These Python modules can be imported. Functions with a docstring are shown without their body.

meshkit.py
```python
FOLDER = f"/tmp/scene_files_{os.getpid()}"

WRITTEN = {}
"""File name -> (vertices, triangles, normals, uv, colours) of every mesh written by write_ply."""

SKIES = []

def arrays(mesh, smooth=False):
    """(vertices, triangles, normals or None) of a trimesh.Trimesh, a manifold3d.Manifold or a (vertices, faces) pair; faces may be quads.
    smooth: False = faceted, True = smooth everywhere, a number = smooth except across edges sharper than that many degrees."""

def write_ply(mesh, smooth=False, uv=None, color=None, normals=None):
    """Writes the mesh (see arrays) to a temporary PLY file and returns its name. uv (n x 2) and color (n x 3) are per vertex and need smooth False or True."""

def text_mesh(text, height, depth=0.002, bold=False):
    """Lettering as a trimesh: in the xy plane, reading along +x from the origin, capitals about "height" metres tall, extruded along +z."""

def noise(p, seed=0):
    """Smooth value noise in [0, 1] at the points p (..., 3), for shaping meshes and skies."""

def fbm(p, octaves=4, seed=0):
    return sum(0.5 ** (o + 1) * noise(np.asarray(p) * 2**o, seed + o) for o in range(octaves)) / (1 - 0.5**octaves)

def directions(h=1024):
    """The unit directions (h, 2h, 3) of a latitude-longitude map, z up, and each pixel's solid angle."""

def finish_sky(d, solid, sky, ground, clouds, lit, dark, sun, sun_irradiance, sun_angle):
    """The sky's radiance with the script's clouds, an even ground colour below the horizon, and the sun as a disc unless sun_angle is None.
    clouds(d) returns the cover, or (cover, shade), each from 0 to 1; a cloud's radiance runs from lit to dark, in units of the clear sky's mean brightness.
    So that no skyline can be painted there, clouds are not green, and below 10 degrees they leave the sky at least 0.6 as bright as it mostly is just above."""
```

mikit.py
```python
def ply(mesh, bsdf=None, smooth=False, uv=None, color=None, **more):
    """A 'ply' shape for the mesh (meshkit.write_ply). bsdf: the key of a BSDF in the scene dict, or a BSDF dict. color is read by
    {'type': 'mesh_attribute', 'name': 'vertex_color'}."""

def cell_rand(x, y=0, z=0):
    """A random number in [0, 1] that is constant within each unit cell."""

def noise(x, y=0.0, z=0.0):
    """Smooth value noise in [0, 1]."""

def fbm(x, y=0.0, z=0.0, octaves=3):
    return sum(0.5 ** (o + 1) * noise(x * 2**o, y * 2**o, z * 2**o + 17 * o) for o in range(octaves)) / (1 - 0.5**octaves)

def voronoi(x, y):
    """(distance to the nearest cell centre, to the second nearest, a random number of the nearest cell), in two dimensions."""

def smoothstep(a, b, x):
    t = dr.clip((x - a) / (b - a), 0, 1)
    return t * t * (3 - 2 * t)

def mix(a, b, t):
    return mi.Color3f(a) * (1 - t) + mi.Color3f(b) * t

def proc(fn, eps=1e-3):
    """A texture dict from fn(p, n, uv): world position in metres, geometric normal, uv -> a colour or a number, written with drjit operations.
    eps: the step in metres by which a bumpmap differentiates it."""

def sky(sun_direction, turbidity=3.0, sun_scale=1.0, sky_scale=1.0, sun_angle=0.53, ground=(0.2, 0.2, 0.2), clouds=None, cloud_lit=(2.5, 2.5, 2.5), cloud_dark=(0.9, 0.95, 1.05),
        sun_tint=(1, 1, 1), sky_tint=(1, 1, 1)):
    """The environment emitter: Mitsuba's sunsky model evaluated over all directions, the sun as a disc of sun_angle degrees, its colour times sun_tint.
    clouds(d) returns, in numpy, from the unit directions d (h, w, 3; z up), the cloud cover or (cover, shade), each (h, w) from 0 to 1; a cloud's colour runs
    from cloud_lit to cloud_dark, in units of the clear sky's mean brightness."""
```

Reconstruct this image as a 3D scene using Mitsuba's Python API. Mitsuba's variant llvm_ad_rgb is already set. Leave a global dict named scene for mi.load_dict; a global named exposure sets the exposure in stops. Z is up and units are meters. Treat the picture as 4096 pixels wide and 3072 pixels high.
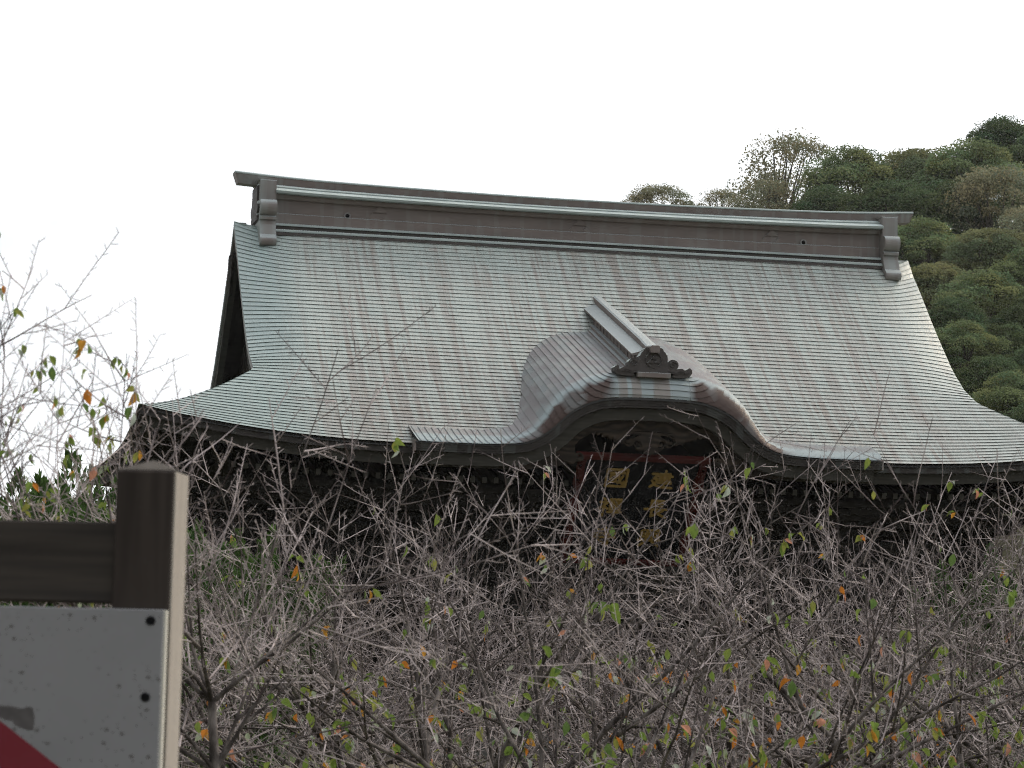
import math, random
import numpy as np, trimesh, mitsuba as mi, drjit as dr
import mikit, meshkit
from mikit import noise, fbm, voronoi, cell_rand, smoothstep, mix
from shapely.geometry import Polygon, LineString, Point, box as sbox
from shapely.ops import unary_union
from shapely import affinity

# ------------------------------------------------------------------ camera, sky, exposure
exposure = 3.17
F, YAW, PITCH, ROLL = 11978.9, 0.205620, 0.100774, 0.026318      # focal length in pixels of a 4096 wide picture
CAM = np.array([-16.7036, -72.3402, 1.6])
FW = np.array([math.sin(YAW) * math.cos(PITCH), math.cos(YAW) * math.cos(PITCH), math.sin(PITCH)])
_r = np.array([math.cos(YAW), -math.sin(YAW), 0.0]); _u = np.cross(_r, FW)
RT = _r * math.cos(ROLL) + _u * math.sin(ROLL); UP = -_r * math.sin(ROLL) + _u * math.cos(ROLL)
T = mi.ScalarTransform4f
scene, labels = {}, {}
scene['camera'] = {'type': 'thinlens', 'fov': math.degrees(2 * math.atan(2048 / F)), 'fov_axis': 'x', 'aperture_radius': 0.0042, 'focus_distance': 50.0,
                   'near_clip': 0.1, 'far_clip': 5000.0, 'to_world': T().look_at(origin=CAM.tolist(), target=(CAM + FW).tolist(), up=UP.tolist())}
SUN = np.array([0.80, 0.42, 0.72]); SUN = SUN / np.linalg.norm(SUN)


def ss(a, b, x):
    t = np.clip((np.asarray(x, float) - a) / (b - a), 0, 1)
    return t * t * (3 - 2 * t)


def overcast(d):
    """A closed cloud deck, thinner and brighter round the veiled sun, with faint grey folds."""
    n = meshkit.fbm(np.stack([d[..., 0] * 5, d[..., 1] * 5, d[..., 2] * 16], -1), 5, 3)
    c = (d * SUN).sum(-1)
    return np.ones(d.shape[:2]), np.clip(0.97 - 0.80 * ss(-0.35, 1.0, c) + 0.95 * np.clip(n - 0.50, 0, 1), 0, 1)


scene['sky'] = mikit.sky(SUN.tolist(), turbidity=3, sun_scale=0.14, sun_angle=14, clouds=overcast, cloud_lit=(2.82, 2.88, 2.95), cloud_dark=(0.56, 0.60, 0.65), ground=(0.12, 0.11, 0.10))


# ------------------------------------------------------------------ helpers
def ray_dir(px, py):
    return FW + (px - 2048) / F * RT - (py - 1536) / F * UP


def ground_pos(px, dist):
    """A point on the ground plane, DIST metres from the viewpoint along the bearing of a picture column."""
    d = ray_dir(px, 2740.0); d[2] = 0; d /= np.linalg.norm(d)
    return CAM + d * dist - [0, 0, CAM[2]]


def height_at(px, py, dist):
    d = ray_dir(px, py)
    return CAM[2] + d[2] / math.hypot(d[0], d[1]) * dist


def numbered(key):
    if key not in scene and key not in labels and not any(k.startswith(key + '__') for k in ()):
        return key
    i = 1
    while f'{key}_{i:03d}' in scene or f'{key}_{i:03d}' in labels:
        i += 1
    return f'{key}_{i:03d}'


_count = {}


def key_of(name, parent=None):
    k = (parent + '__' if parent else '') + name
    n = _count.get(k, 0); _count[k] = n + 1
    return k if n == 0 else f'{k}_{n:03d}'


def add(name, mesh, mat, parent=None, smooth=False, uv=None, color=None, **more):
    k = key_of(name, parent)
    scene[k] = mikit.ply(mesh, mat, smooth=smooth, uv=uv, color=color, **more)
    return k


def thing(name, label, category, group=None):
    k = key_of(name)
    labels[k] = {'label': label, 'category': category}
    if group:
        labels[k]['group'] = group
    return k


def lab(k, **kw):
    labels[k] = {**labels.get(k, {}), **kw}


class MB:
    """Collects quads and triangles into one mesh."""
    def __init__(self):
        self.v, self.f, self.uv, self.col, self.n = [], [], [], [], 0

    def put(self, v, f, uv=None, col=None):
        v = np.asarray(v, float); f = np.asarray(f, int)
        if f.shape[1] == 4:
            f = np.vstack([f[:, [0, 1, 2]], f[:, [0, 2, 3]]])
        self.v.append(v); self.f.append(f + self.n); self.n += len(v)
        if uv is not None: self.uv.append(np.asarray(uv, float))
        if col is not None: self.col.append(np.broadcast_to(np.asarray(col, float), (len(v), 3)))

    def mesh(self):
        return np.vstack(self.v), np.vstack(self.f)

    def tm(self):
        return trimesh.Trimesh(*self.mesh(), process=False)

    def box(self, lo, hi, m=None):
        lo, hi = np.array(lo, float), np.array(hi, float)
        v = np.array([[x, y, z] for x in (0, 1) for y in (0, 1) for z in (0, 1)]) * (hi - lo) + lo
        if m is not None:
            v = v @ np.asarray(m)[:3, :3].T + np.asarray(m)[:3, 3]
        self.put(v, [[0, 1, 3, 2], [4, 6, 7, 5], [0, 4, 5, 1], [2, 3, 7, 6], [0, 2, 6, 4], [1, 5, 7, 3]])

    def grid(self, P, flip=False, uv=None):
        """P (a, b, 3)"""
        a, b = P.shape[:2]
        i = np.arange(a * b).reshape(a, b)
        q = np.stack([i[:-1, :-1], i[1:, :-1], i[1:, 1:], i[:-1, 1:]], -1).reshape(-1, 4)
        self.put(P.reshape(-1, 3), q[:, ::-1] if flip else q, uv)

    def loft(self, rings, caps=True):
        """closed profile rings (n, k, 3) joined one after another"""
        R = np.asarray(rings, float); n, k = R.shape[:2]
        self.grid(np.concatenate([R, R[:, :1]], 1))
        if caps:
            for ring, s in ((R[0], 1), (R[-1], -1)):
                c = ring.mean(0)
                idx = np.arange(k)
                self.put(np.vstack([ring, c]), np.stack([idx, (idx + 1) % k, idx * 0 + k], 1)[:, ::s])


def chamfer_box(lo, hi, c=0.01, m=None):
    lo, hi = np.array(lo, float), np.array(hi, float)
    pts = []
    for x in (0, 1):
        for y in (0, 1):
            for z in (0, 1):
                p = lo + (hi - lo) * [x, y, z]; s = np.where(np.array([x, y, z]) > 0, -1, 1) * c
                pts += [p + s * [1, 1, 0], p + s * [1, 0, 1], p + s * [0, 1, 1]]
    h = trimesh.convex.convex_hull(np.array(pts))
    if m is not None:
        h.apply_transform(m)
    return h


def extrude(poly, depth):
    parts = [trimesh.creation.extrude_polygon(g, depth, engine='earcut') for g in getattr(poly, 'geoms', [poly]) if g.area > 1e-7]
    return trimesh.util.concatenate(parts)


def bevelled(poly, depth, b=0.012):
    """An outline extruded along +z whose front (z = depth) is bevelled."""
    from shapely.geometry.polygon import orient
    out = [extrude(poly, depth - b)]
    top = poly.buffer(-b)
    if not top.is_empty:
        t = extrude(top, b); t.apply_translation([0, 0, depth - b - 0.0005]); out.append(t)
    return trimesh.util.concatenate(out)


def frame(o, x, y, z):
    m = np.eye(4); m[:3, 0], m[:3, 1], m[:3, 2], m[:3, 3] = x, y, z, o
    return m


# ------------------------------------------------------------------ materials
def rgb(*c):
    return {'type': 'rgb', 'value': list(c)}


def mat(name, tex, rough=0.6, spec=0.3, bump=None, metallic=0.0):
    b = {'type': 'principled', 'base_color': tex, 'roughness': rough, 'specular': spec, 'metallic': metallic}
    if bump is not None:
        b = {'type': 'bumpmap', 'arbitrary': mikit.proc(bump[0], eps=bump[2] if len(bump) > 2 else 0.003), 'scale': bump[1], 'bsdf': b}
    scene[name] = {'type': 'twosided', 'bsdf': b}
    return name


PAT, PAT2, BRN, BRN2 = (0.345, 0.372, 0.345), (0.258, 0.330, 0.322), (0.236, 0.222, 0.208), (0.165, 0.125, 0.115)


def copper_sheet_fn(p, n, uv):
    sid = dr.floor(uv.x); fx = uv.x - sid; fy = uv.y
    r1 = cell_rand(sid, 3, 7); r2 = cell_rand(sid, 11, 5)
    broad = fbm(p.x * 0.55 + 3, p.y * 0.12, 2.0, 2)
    streak = fbm(p.x * 7.0 + 0.15 * p.y, p.y * 0.34 + 7, 5.0, 3)
    fine = noise(p.x * 17.0, p.y * 1.1, 3.0)
    fine2 = noise(p.x * 38.0, p.y * 2.2, 9.0)
    low = smoothstep(10.0, 7.6, p.z)
    b = 0.50 * streak + 0.14 * broad + 0.28 * fine + 0.16 * fine2 + 0.16 * r1 + 0.10 * low
    k = smoothstep(0.44, 0.92, b)
    side = smoothstep(6.6, 8.2, -p.x) * 0.85 + smoothstep(6.6, 8.2, p.x) * 0.15
    k = k * (1 - side) * (1 - 0.5 * smoothstep(6.9, 8.2, p.x))
    c = mix(mix(PAT, PAT2, dr.maximum(side, 0.35 * r2)), mix(BRN, (0.240, 0.218, 0.192), r2), k)
    c = c * (0.90 + 0.16 * r1) * (1.04 - 0.09 * low)
    edge = smoothstep(0.035, 0.0, fx) * 0.30 + smoothstep(0.80, 1.0, fy) * 0.16
    return mix(c, (0.40, 0.44, 0.42), edge)


def mix1(a, b, t):
    return a + (b - a) * t


def kara_fn(p, n, uv):
    sid = dr.floor(uv.x); fx = uv.x - sid; fy = uv.y
    r1 = cell_rand(sid, 3, 7); r2 = cell_rand(sid, 11, 5)
    k = smoothstep(0.35, 0.7, fbm(p.x * 3, p.y * 1.2, p.z * 3, 3) * 0.8 + 0.25 * r1)
    c = mix(mix((0.210, 0.228, 0.230), (0.245, 0.250, 0.242), r2), (0.178, 0.162, 0.164), 0.85 * k)
    front = smoothstep(-7.30, -7.62, p.y)
    c = mix(c, (0.29, 0.355, 0.365), 0.65 * front)
    ax = dr.abs(p.x)
    rust = smoothstep(-7.63, -7.76, p.y + 0.14 * (noise(p.x * 6, p.z * 5, 1.0) - 0.5)) * (0.62 + 0.38 * r2) * mix1(0.6, 1.0, smoothstep(0.2, 0.6, noise(p.x * 2.2, p.z * 1.5, 4.0)))
    rust = rust * smoothstep(0.75, 1.1, ax) * smoothstep(3.4, 2.7, ax)
    drip = smoothstep(0.62, 0.78, noise(p.x * 9.0, p.z * 0.5, 8.0)) * smoothstep(1.0, 0.7, ax) * smoothstep(-7.2, -7.5, p.y) * 0.6
    c = mix(c, (0.20, 0.145, 0.115), drip)
    edge = smoothstep(0.05, 0.0, fx) * 0.2 + smoothstep(0.86, 1.0, fy) * 0.12
    c = mix(c, (0.40, 0.44, 0.42), edge) * (0.93 + 0.14 * r1)
    return mix(c, (0.050, 0.025, 0.019), dr.clip(rust * 1.45, 0, 0.96))


def ridge_fn(p, n, uv):
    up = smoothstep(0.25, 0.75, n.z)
    k = fbm(p.x * 1.5, p.y * 2, p.z * 3, 3)
    drip = smoothstep(0.60, 0.72, noise(p.x * 9.0, p.z * 0.8, 2.0))
    tip = smoothstep(7.0, 8.4, dr.abs(p.x)) * 0.5
    c = mix((0.130, 0.106, 0.098), (0.190, 0.156, 0.143), k)
    c = mix(c, (0.26, 0.30, 0.29), dr.clip(drip * 0.13 + tip * noise(p.x * 12, p.z * 2, 5.0) * 1.3, 0, 1))
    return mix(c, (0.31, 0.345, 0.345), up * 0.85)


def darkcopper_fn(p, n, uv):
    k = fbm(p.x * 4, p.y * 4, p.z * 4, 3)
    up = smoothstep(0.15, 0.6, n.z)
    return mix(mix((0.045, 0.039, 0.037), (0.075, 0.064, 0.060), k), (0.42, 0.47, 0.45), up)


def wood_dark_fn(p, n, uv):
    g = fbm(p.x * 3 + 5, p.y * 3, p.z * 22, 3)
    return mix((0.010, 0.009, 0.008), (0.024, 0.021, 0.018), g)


def fascia_fn(p, n, uv):
    s = noise(p.x * 0.8, 3.0, p.z * 60)
    g = fbm(p.x * 5, 1.0, p.z * 5, 3)
    drip = smoothstep(0.66, 0.8, noise(p.x * 6.0, p.z * 0.6, 12.0))
    return mix(mix((0.028, 0.025, 0.024), (0.055, 0.049, 0.046), 0.5 * s + 0.5 * g), (0.13, 0.15, 0.145), 0.25 * drip)


def hafu_fn(p, n, uv):
    g = fbm(p.x * 2, p.y * 3, p.z * 25, 3)
    return mix((0.027, 0.026, 0.022), (0.048, 0.044, 0.037), g)


def grain_fn(p, n, uv):
    w = p.z * 16 + 2.2 * fbm(p.x * 1.3, p.z * 2.0, 3.0, 2) * 4
    g = 0.5 + 0.5 * dr.sin(w * 2.2)
    return mix((0.020, 0.016, 0.013), (0.058, 0.042, 0.029), g * fbm(p.x * 4, p.z * 9, 2.0, 3))


mat('mat_copper_sheet', mikit.proc(copper_sheet_fn), 0.42, 0.5)
mat('mat_kara_sheet', mikit.proc(kara_fn), 0.55, 0.25)
mat('mat_ridge', mikit.proc(ridge_fn), 0.55, 0.3)
mat('mat_dark_copper', mikit.proc(darkcopper_fn), 0.6, 0.25)
mat('mat_patina_edge', mikit.proc(lambda p, n, uv: mix((0.24, 0.285, 0.28), (0.40, 0.45, 0.44), fbm(p.x * 3, p.y * 3, p.z * 9, 3))), 0.5, 0.35)  # pale patina; on the ledge fronts it also carries the light on their edges
mat('mat_underlay', rgb(0.05, 0.05, 0.05), 0.9, 0.1)
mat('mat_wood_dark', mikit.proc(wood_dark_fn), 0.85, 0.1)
mat('mat_fascia', mikit.proc(fascia_fn), 0.8, 0.15)
mat('mat_hafu', mikit.proc(hafu_fn), 0.8, 0.12)
mat('mat_grain', mikit.proc(grain_fn), 0.8, 0.12)
mat('mat_black', rgb(0.008, 0.008, 0.009), 0.8, 0.05)
mat('mat_red', mikit.proc(lambda p, n, uv: mix((0.038, 0.006, 0.005), (0.075, 0.011, 0.008), fbm(p.x * 6, p.y * 6, p.z * 6, 3))), 0.6, 0.2)
mat('mat_gold', mikit.proc(lambda p, n, uv: mix((0.165, 0.103, 0.025), (0.33, 0.215, 0.062), fbm(p.x * 9, p.y * 9, p.z * 9, 3))), 0.45, 0.4)
mat('mat_rafter_end', mikit.proc(lambda p, n, uv: mix((0.05, 0.048, 0.046), (0.11, 0.105, 0.10), fbm(p.x * 11, p.y * 5, p.z * 11, 3))), 0.9, 0.1)
mat('mat_white', mikit.proc(lambda p, n, uv: mix((0.34, 0.33, 0.33), (0.5, 0.49, 0.47), fbm(p.x * 11, p.y * 5, p.z * 11, 3))), 0.9, 0.1)

# ------------------------------------------------------------------ the temple gate: roof geometry
YE, ZE, ZB, YB = 7.6, 6.86, 12.52, 0.53         # eave distance and height, ridge base height and distance
XC, XG, DJ = 11.42, 8.66, 2.54                  # corner, verge, depth of the hip at the gable foot
SPAN = YE - YB


def Zp(d):
    """Height of the main slope at distance d in from the eave."""
    t = np.clip(1 - np.asarray(d, float) / SPAN, -0.1, 1)
    tt = np.clip(t, 0, None)
    return ZB - (ZB - ZE) * (0.94 * t - 0.36 * tt ** 2.7 / 2.7) / (0.94 - 0.36 / 2.7)


def upsweep(e, d):
    """Lift of the eave towards a corner; e = distance to the corner along the eave."""
    return 0.60 * np.clip(1 - np.asarray(e) / 6.6, 0, 1) ** 2.3 * np.clip(1 - np.asarray(d) / 3.6, 0, 1) ** 1.4


def xmax(d):
    d = np.asarray(d, float)
    return np.where(d < DJ, XC - d * (XC - XG) / DJ, XG)


_vy = np.array([0.0, 0.43, 0.85, 1.48, 2.1, 2.7, 3.4, 4.2, YE - DJ])
_vz = np.array([12.72, 12.22, 11.86, 11.25, 10.66, 10.12, 9.52, 8.98, float(Zp(DJ) + upsweep(XC - XG, DJ))])
_dd = np.linspace(0, SPAN, 400)
_arc = np.concatenate([[0], np.cumsum(np.hypot(np.diff(_dd), np.diff(Zp(_dd))))])
ARC = _arc[-1]
_vs = np.concatenate([[0], np.cumsum(np.hypot(np.diff(_vy), np.diff(_vz)))]); _vs /= _vs[-1]
A_J = np.interp(DJ, _dd, _arc)


def front_pt(x, a, lift=0.0, lift_corner=1.0):
    """Point of the front slope at x and arc length a up from the eave."""
    x, a = np.broadcast_arrays(np.asarray(x, float), np.asarray(a, float))
    d = np.interp(a, _arc, _dd)
    y, z = -(YE - d), Zp(d) + lift_corner * upsweep(XC - np.abs(x), d)
    w = np.clip((np.abs(x) - 7.25) / (XG - 7.25), 0, 1) ** 1.7 * (a > A_J)
    tau = np.clip((ARC - a) / (ARC - A_J), 0, 1)
    tau = np.clip((tau - .055) / .945, 0, 1)
    vy, vz = -np.interp(tau, _vs, _vy), np.interp(tau, _vs, _vz)
    return np.stack([x, y * (1 - w) + vy * w, z * (1 - w) + vz * w + lift], -1)


# the curved gable (karahafu) in front
YF = 7.86
_cx = np.array([0, .6, 1.16, 1.38, 1.56, 1.73, 1.90, 2.04, 2.18, 2.32, 2.46, 2.62, 2.80, 3.02, 3.25, 3.9, 4.6, 5.38])
_cz = np.array([8.07, 8.065, 8.01, 7.945, 7.875, 7.79, 7.68, 7.56, 7.42, 7.30, 7.19, 7.09, 7.01, 6.955, 6.93, 6.90, 6.90, 6.91])
from scipy.interpolate import PchipInterpolator
_C = PchipInterpolator(_cx, _cz)
_xs = np.linspace(0, 5.38, 500)
_cs = np.concatenate([[0], np.cumsum(np.hypot(np.diff(_xs), np.diff(_C(_xs))))])
WK = 5.38


def C(x):
    return _C(np.clip(np.abs(x), 0, WK))


def K(x, y):
    """Height of the curved gable's roof."""
    x, y = np.broadcast_arrays(np.asarray(x, float), np.asarray(y, float))
    d = y + YF
    c = C(np.abs(x) * (1 - 0.015 * np.clip(d, 0, 4)))
    h = 0.07 + 0.40 * ss(0.02, 0.55, c - 6.9)
    w = 0.42
    t = np.clip(d / w, 0, 1)
    return c + h * np.sqrt(np.clip(1 - (1 - t) ** 2, 0, 1)) + 0.33 * np.clip(d, 0, None)


def main_z(y):
    return Zp(YE + np.asarray(y))


gate = thing('temple_gate', 'huge temple gate with weathered green copper hip and gable roof and a curved front gable', 'temple gate')
rng = np.random.default_rng(5)
# --- underlay of the roof (a closed shell under the sheets)
na = 60
u = MB()
arcs = np.linspace(0, ARC, na)


def strip(d_of_a, sgn):
    P = np.zeros((41, na, 3))
    for j, a in enumerate(arcs):
        d = np.interp(a, _arc, _dd)
        xs = np.linspace(-1, 1, 41); xs = np.sign(xs) * np.abs(xs) ** 0.8 * float(xmax(d)) * 0.9985
        q = front_pt(xs, a, -0.06, 1.0 if sgn < 0 else .35)
        if sgn > 0:
            q = q * [1, -1, 1]
        P[:, j] = q
    return P


hole_cols = np.linspace(-XC, XC, 3)
Pf = strip(None, -1)
# faces of the front underlay, without the part behind the arch of the curved gable
i = np.arange(41 * na).reshape(41, na)
q = np.stack([i[:-1, :-1], i[1:, :-1], i[1:, 1:], i[:-1, 1:]], -1).reshape(-1, 4)
cen = Pf.reshape(-1, 3)[q].mean(1)
keep = ~((np.abs(cen[:, 0]) < 2.75) & (K(cen[:, 0], cen[:, 1]) > cen[:, 2] + 0.30) & (cen[:, 1] < -5.4))
u.put(Pf.reshape(-1, 3), q[keep])
Pb = strip(None, 1)
u.grid(Pb, flip=True)
# hips
def side_half(dd_):
    """Half width of the side slope: to the hip, then under the gable's verge."""
    return float(YE - dd_) if dd_ <= DJ else float(np.interp(-float(Zp(dd_)) - .25, -_vz, _vy)) - .05


DS = 3.7
ds = np.linspace(0, DS, 16)
for s in (-1, 1):
    P = np.zeros((25, 16, 3))
    for j, d in enumerate(ds):
        ym = side_half(d * DJ / (XC - XG))
        ys = np.linspace(-1, 1, 25); ys = np.sign(ys) * np.abs(ys) ** 0.8 * ym
        dd_ = d * DJ / (XC - XG)
        P[:, j] = np.stack([np.full(25, s * (XC - d)), ys, Zp(dd_) + np.where(ys > 0, .35, 1.0) * upsweep(YE - np.abs(ys), dd_) - 0.05], -1)
    u.grid(P, flip=s < 0)
# soffit from the eave edge in to the wall
Pso = []
for x, y in [(-XC + .15, -YE + .15), (XC - .15, -YE + .15), (XC - .15, YE - .15), (-XC + .15, YE - .15)]:
    pass
roof = add('roof', u.mesh(), 'mat_copper_sheet', gate, uv=None)
scene[roof] = mikit.ply(u.mesh(), 'mat_underlay')
lab(roof, label='broad weathered copper roof with brown and pale green streaks')

# --- the copper sheets of the front slope
STEP, WID, LIFT = 0.157, 0.36, 0.024
sheets = MB(); sid = 0


def sheet(mb, P00, P10, P11, P01, sid, lift=LIFT, rec=0.035):
    """One copper sheet: Pij with i across, j up the slope; its lower edge stands proud of the course below and is undercut."""
    n = len(P00)
    up0 = (P01 - P00); up0 /= np.linalg.norm(up0, axis=-1, keepdims=True)
    up1 = (P11 - P10); up1 /= np.linalg.norm(up1, axis=-1, keepdims=True)
    return up0, up1


def rows(point, xm, a0, a1, seed, wid, keepfn=None, mb=None, sub=2):
    """Courses of sheets; point(x, a, lift) -> position; xm(a) = half width."""
    global sid
    r = np.random.default_rng(seed)
    nr = int(round((a1 - a0) / STEP))
    for k in range(nr):
        a = a0 + k * STEP
        m0, m1 = float(xm(a)), float(xm(min(a + STEP, ARC)))
        off = (k % 2) * wid / 2 + 0.02 * r.standard_normal()
        xs = np.arange(-m0 - off, m0, wid)
        xs = np.concatenate([[-m0], xs[(xs > -m0 + 0.04) & (xs < m0 - 0.04)], [m0]])
        l = np.stack([xs[:-1] + 0.0008, xs[1:] - 0.0008], 1)
        t = np.linspace(0, 1, sub + 1)
        X = l[:, :1] * (1 - t) + l[:, 1:] * t                                 # sheets x (sub+1)
        sc = m1 / m0
        X1 = np.where(np.abs(X) > m0 - 0.6, np.clip(X, -m1, m1), X)
        jit = 0.0012 * r.standard_normal((len(X), 1))
        lo = point(X, a - 0.0, LIFT + jit)
        un = point(X, a + 0.045, 0.002)
        hi = point(X1, min(a + STEP + 0.03, ARC), 0.003)
        if keepfn is not None:
            kp = keepfn(lo[:, 0]) | keepfn(lo[:, -1]) | keepfn(hi[:, 0]) | keepfn(hi[:, -1])
            lo, un, hi, X = lo[kp], un[kp], hi[kp], X[kp]
        n, w = X.shape
        V = np.stack([un, lo, hi], 1)                                          # n,3,w,3
        ids = sid + np.arange(n); sid += n
        uvu = np.broadcast_to(ids[:, None, None] + 0.02 + 0.96 * t[None, None], (n, 3, w))
        uvv = np.broadcast_to(np.array([1.0, 1.0, 0.0])[None, :, None], (n, 3, w))
        base = (np.arange(n) * 3 * w)[:, None, None, None]
        g = np.arange(3 * w).reshape(3, w)
        qd = np.stack([g[:-1, :-1], g[:-1, 1:], g[1:, 1:], g[1:, :-1]], -1)[None]
        mb.put(V.reshape(-1, 3), (qd + base).reshape(-1, 4), np.stack([uvu, uvv], -1).reshape(-1, 2))


def under_gable(c):
    return ~((np.abs(c[:, 0]) < WK) & (K(c[:, 0], c[:, 1]) > c[:, 2] + 0.06) & (c[:, 1] > -YF))


rows(lambda x, a, l: front_pt(x, a, 0.0) + np.stack([0 * x, 0 * x - 0.4 * np.asarray(l) + 0 * x, 0 * x + np.asarray(l)], -1), lambda a: xmax(np.interp(a, _arc, _dd)), 0.0, ARC, 1, WID, under_gable, sheets)
k = add('copper_sheets', sheets.mesh(), 'mat_copper_sheet', roof, uv=np.vstack(sheets.uv))
lab(k, kind='stuff', label='thousands of small copper sheets laid in level courses')
back = MB()
rows(lambda x, a, l: (front_pt(x, a, 0.0, .35) + np.stack([0 * x, 0 * x - 0.4 * np.asarray(l) + 0 * x, 0 * x + np.asarray(l)], -1)) * [1, -1, 1], lambda a: xmax(np.interp(a, _arc, _dd)), 0.0, ARC, 2, 1.44, None, back)


def side_pt(s):
    def f(y, a, l):
        y, a = np.broadcast_arrays(np.asarray(y, float), np.asarray(a, float))
        dd_ = np.interp(a, _arc, _dd); d = dd_ * (XC - XG) / DJ
        return np.stack([s * (XC - d + 0.4 * np.asarray(l)), y, Zp(dd_) + np.where(y > 0, .35, 1.0) * upsweep(YE - np.abs(y), dd_) + np.asarray(l) + 0 * y], -1)
    return f


a_side = np.interp(DS * DJ / (XC - XG), _dd, _arc)
for s in (-1, 1):
    rows(side_pt(s), lambda a: side_half(float(np.interp(a, _arc, _dd))), 0.0, a_side, 3, 0.72, None, back)
k = add('copper_sheets', back.mesh(), 'mat_copper_sheet', roof, uv=np.vstack(back.uv))
lab(k, kind='stuff', label='copper sheets of the rear and side slopes')

# --- eave fascia: two bands under the roof edge, following the upsweep, all round
def eave_line(side, inset, n=61):
    t = np.linspace(-1, 1, n)
    if side in ('front', 'rear'):
        x = t * (XC - inset); y = np.full(n, YE - inset) * (-1 if side == 'front' else 1)
        z = ZE + (1.0 if side == 'front' else .35) * upsweep(XC - inset - np.abs(x), 0)
    else:
        y = t * (YE - inset); x = np.full(n, XC - inset) * (-1 if side == 'left' else 1)
        z = ZE + np.where(y > 0, .35, 1.0) * upsweep(YE - inset - np.abs(y), 0)
    return np.stack([x, y, z], -1)


def band(name, mat_, inset, z0, z1, thick, parent, sub=1, clip_arch=False):
    for side in ('front', 'rear', 'left', 'right'):
        mb, mb2 = MB(), MB()
        for s in range(sub):
            za, zb_ = z0 + (z1 - z0) * s / sub, z0 + (z1 - z0) * (s + 1) / sub
            ins = inset + 0.012 * s
            o, i_ = eave_line(side, ins), eave_line(side, ins + thick)
            segs = [(0, len(o))]
            if clip_arch and side == 'front':
                l = int(np.searchsorted(o[:, 0], -3.0)); r = int(np.searchsorted(o[:, 0], 3.0))
                segs = [(0, l), (r, len(o))]
            for sg, (b0, b1) in enumerate(segs):
                R = np.stack([o[b0:b1] + [0, 0, zb_], o[b0:b1] + [0, 0, za], i_[b0:b1] + [0, 0, za], i_[b0:b1] + [0, 0, zb_]], 1)
                (mb if sg == 0 else mb2).loft(R)
        add(name, mb.mesh(), mat_, parent)
        if mb2.v: add(name, mb2.mesh(), mat_, parent)


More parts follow.
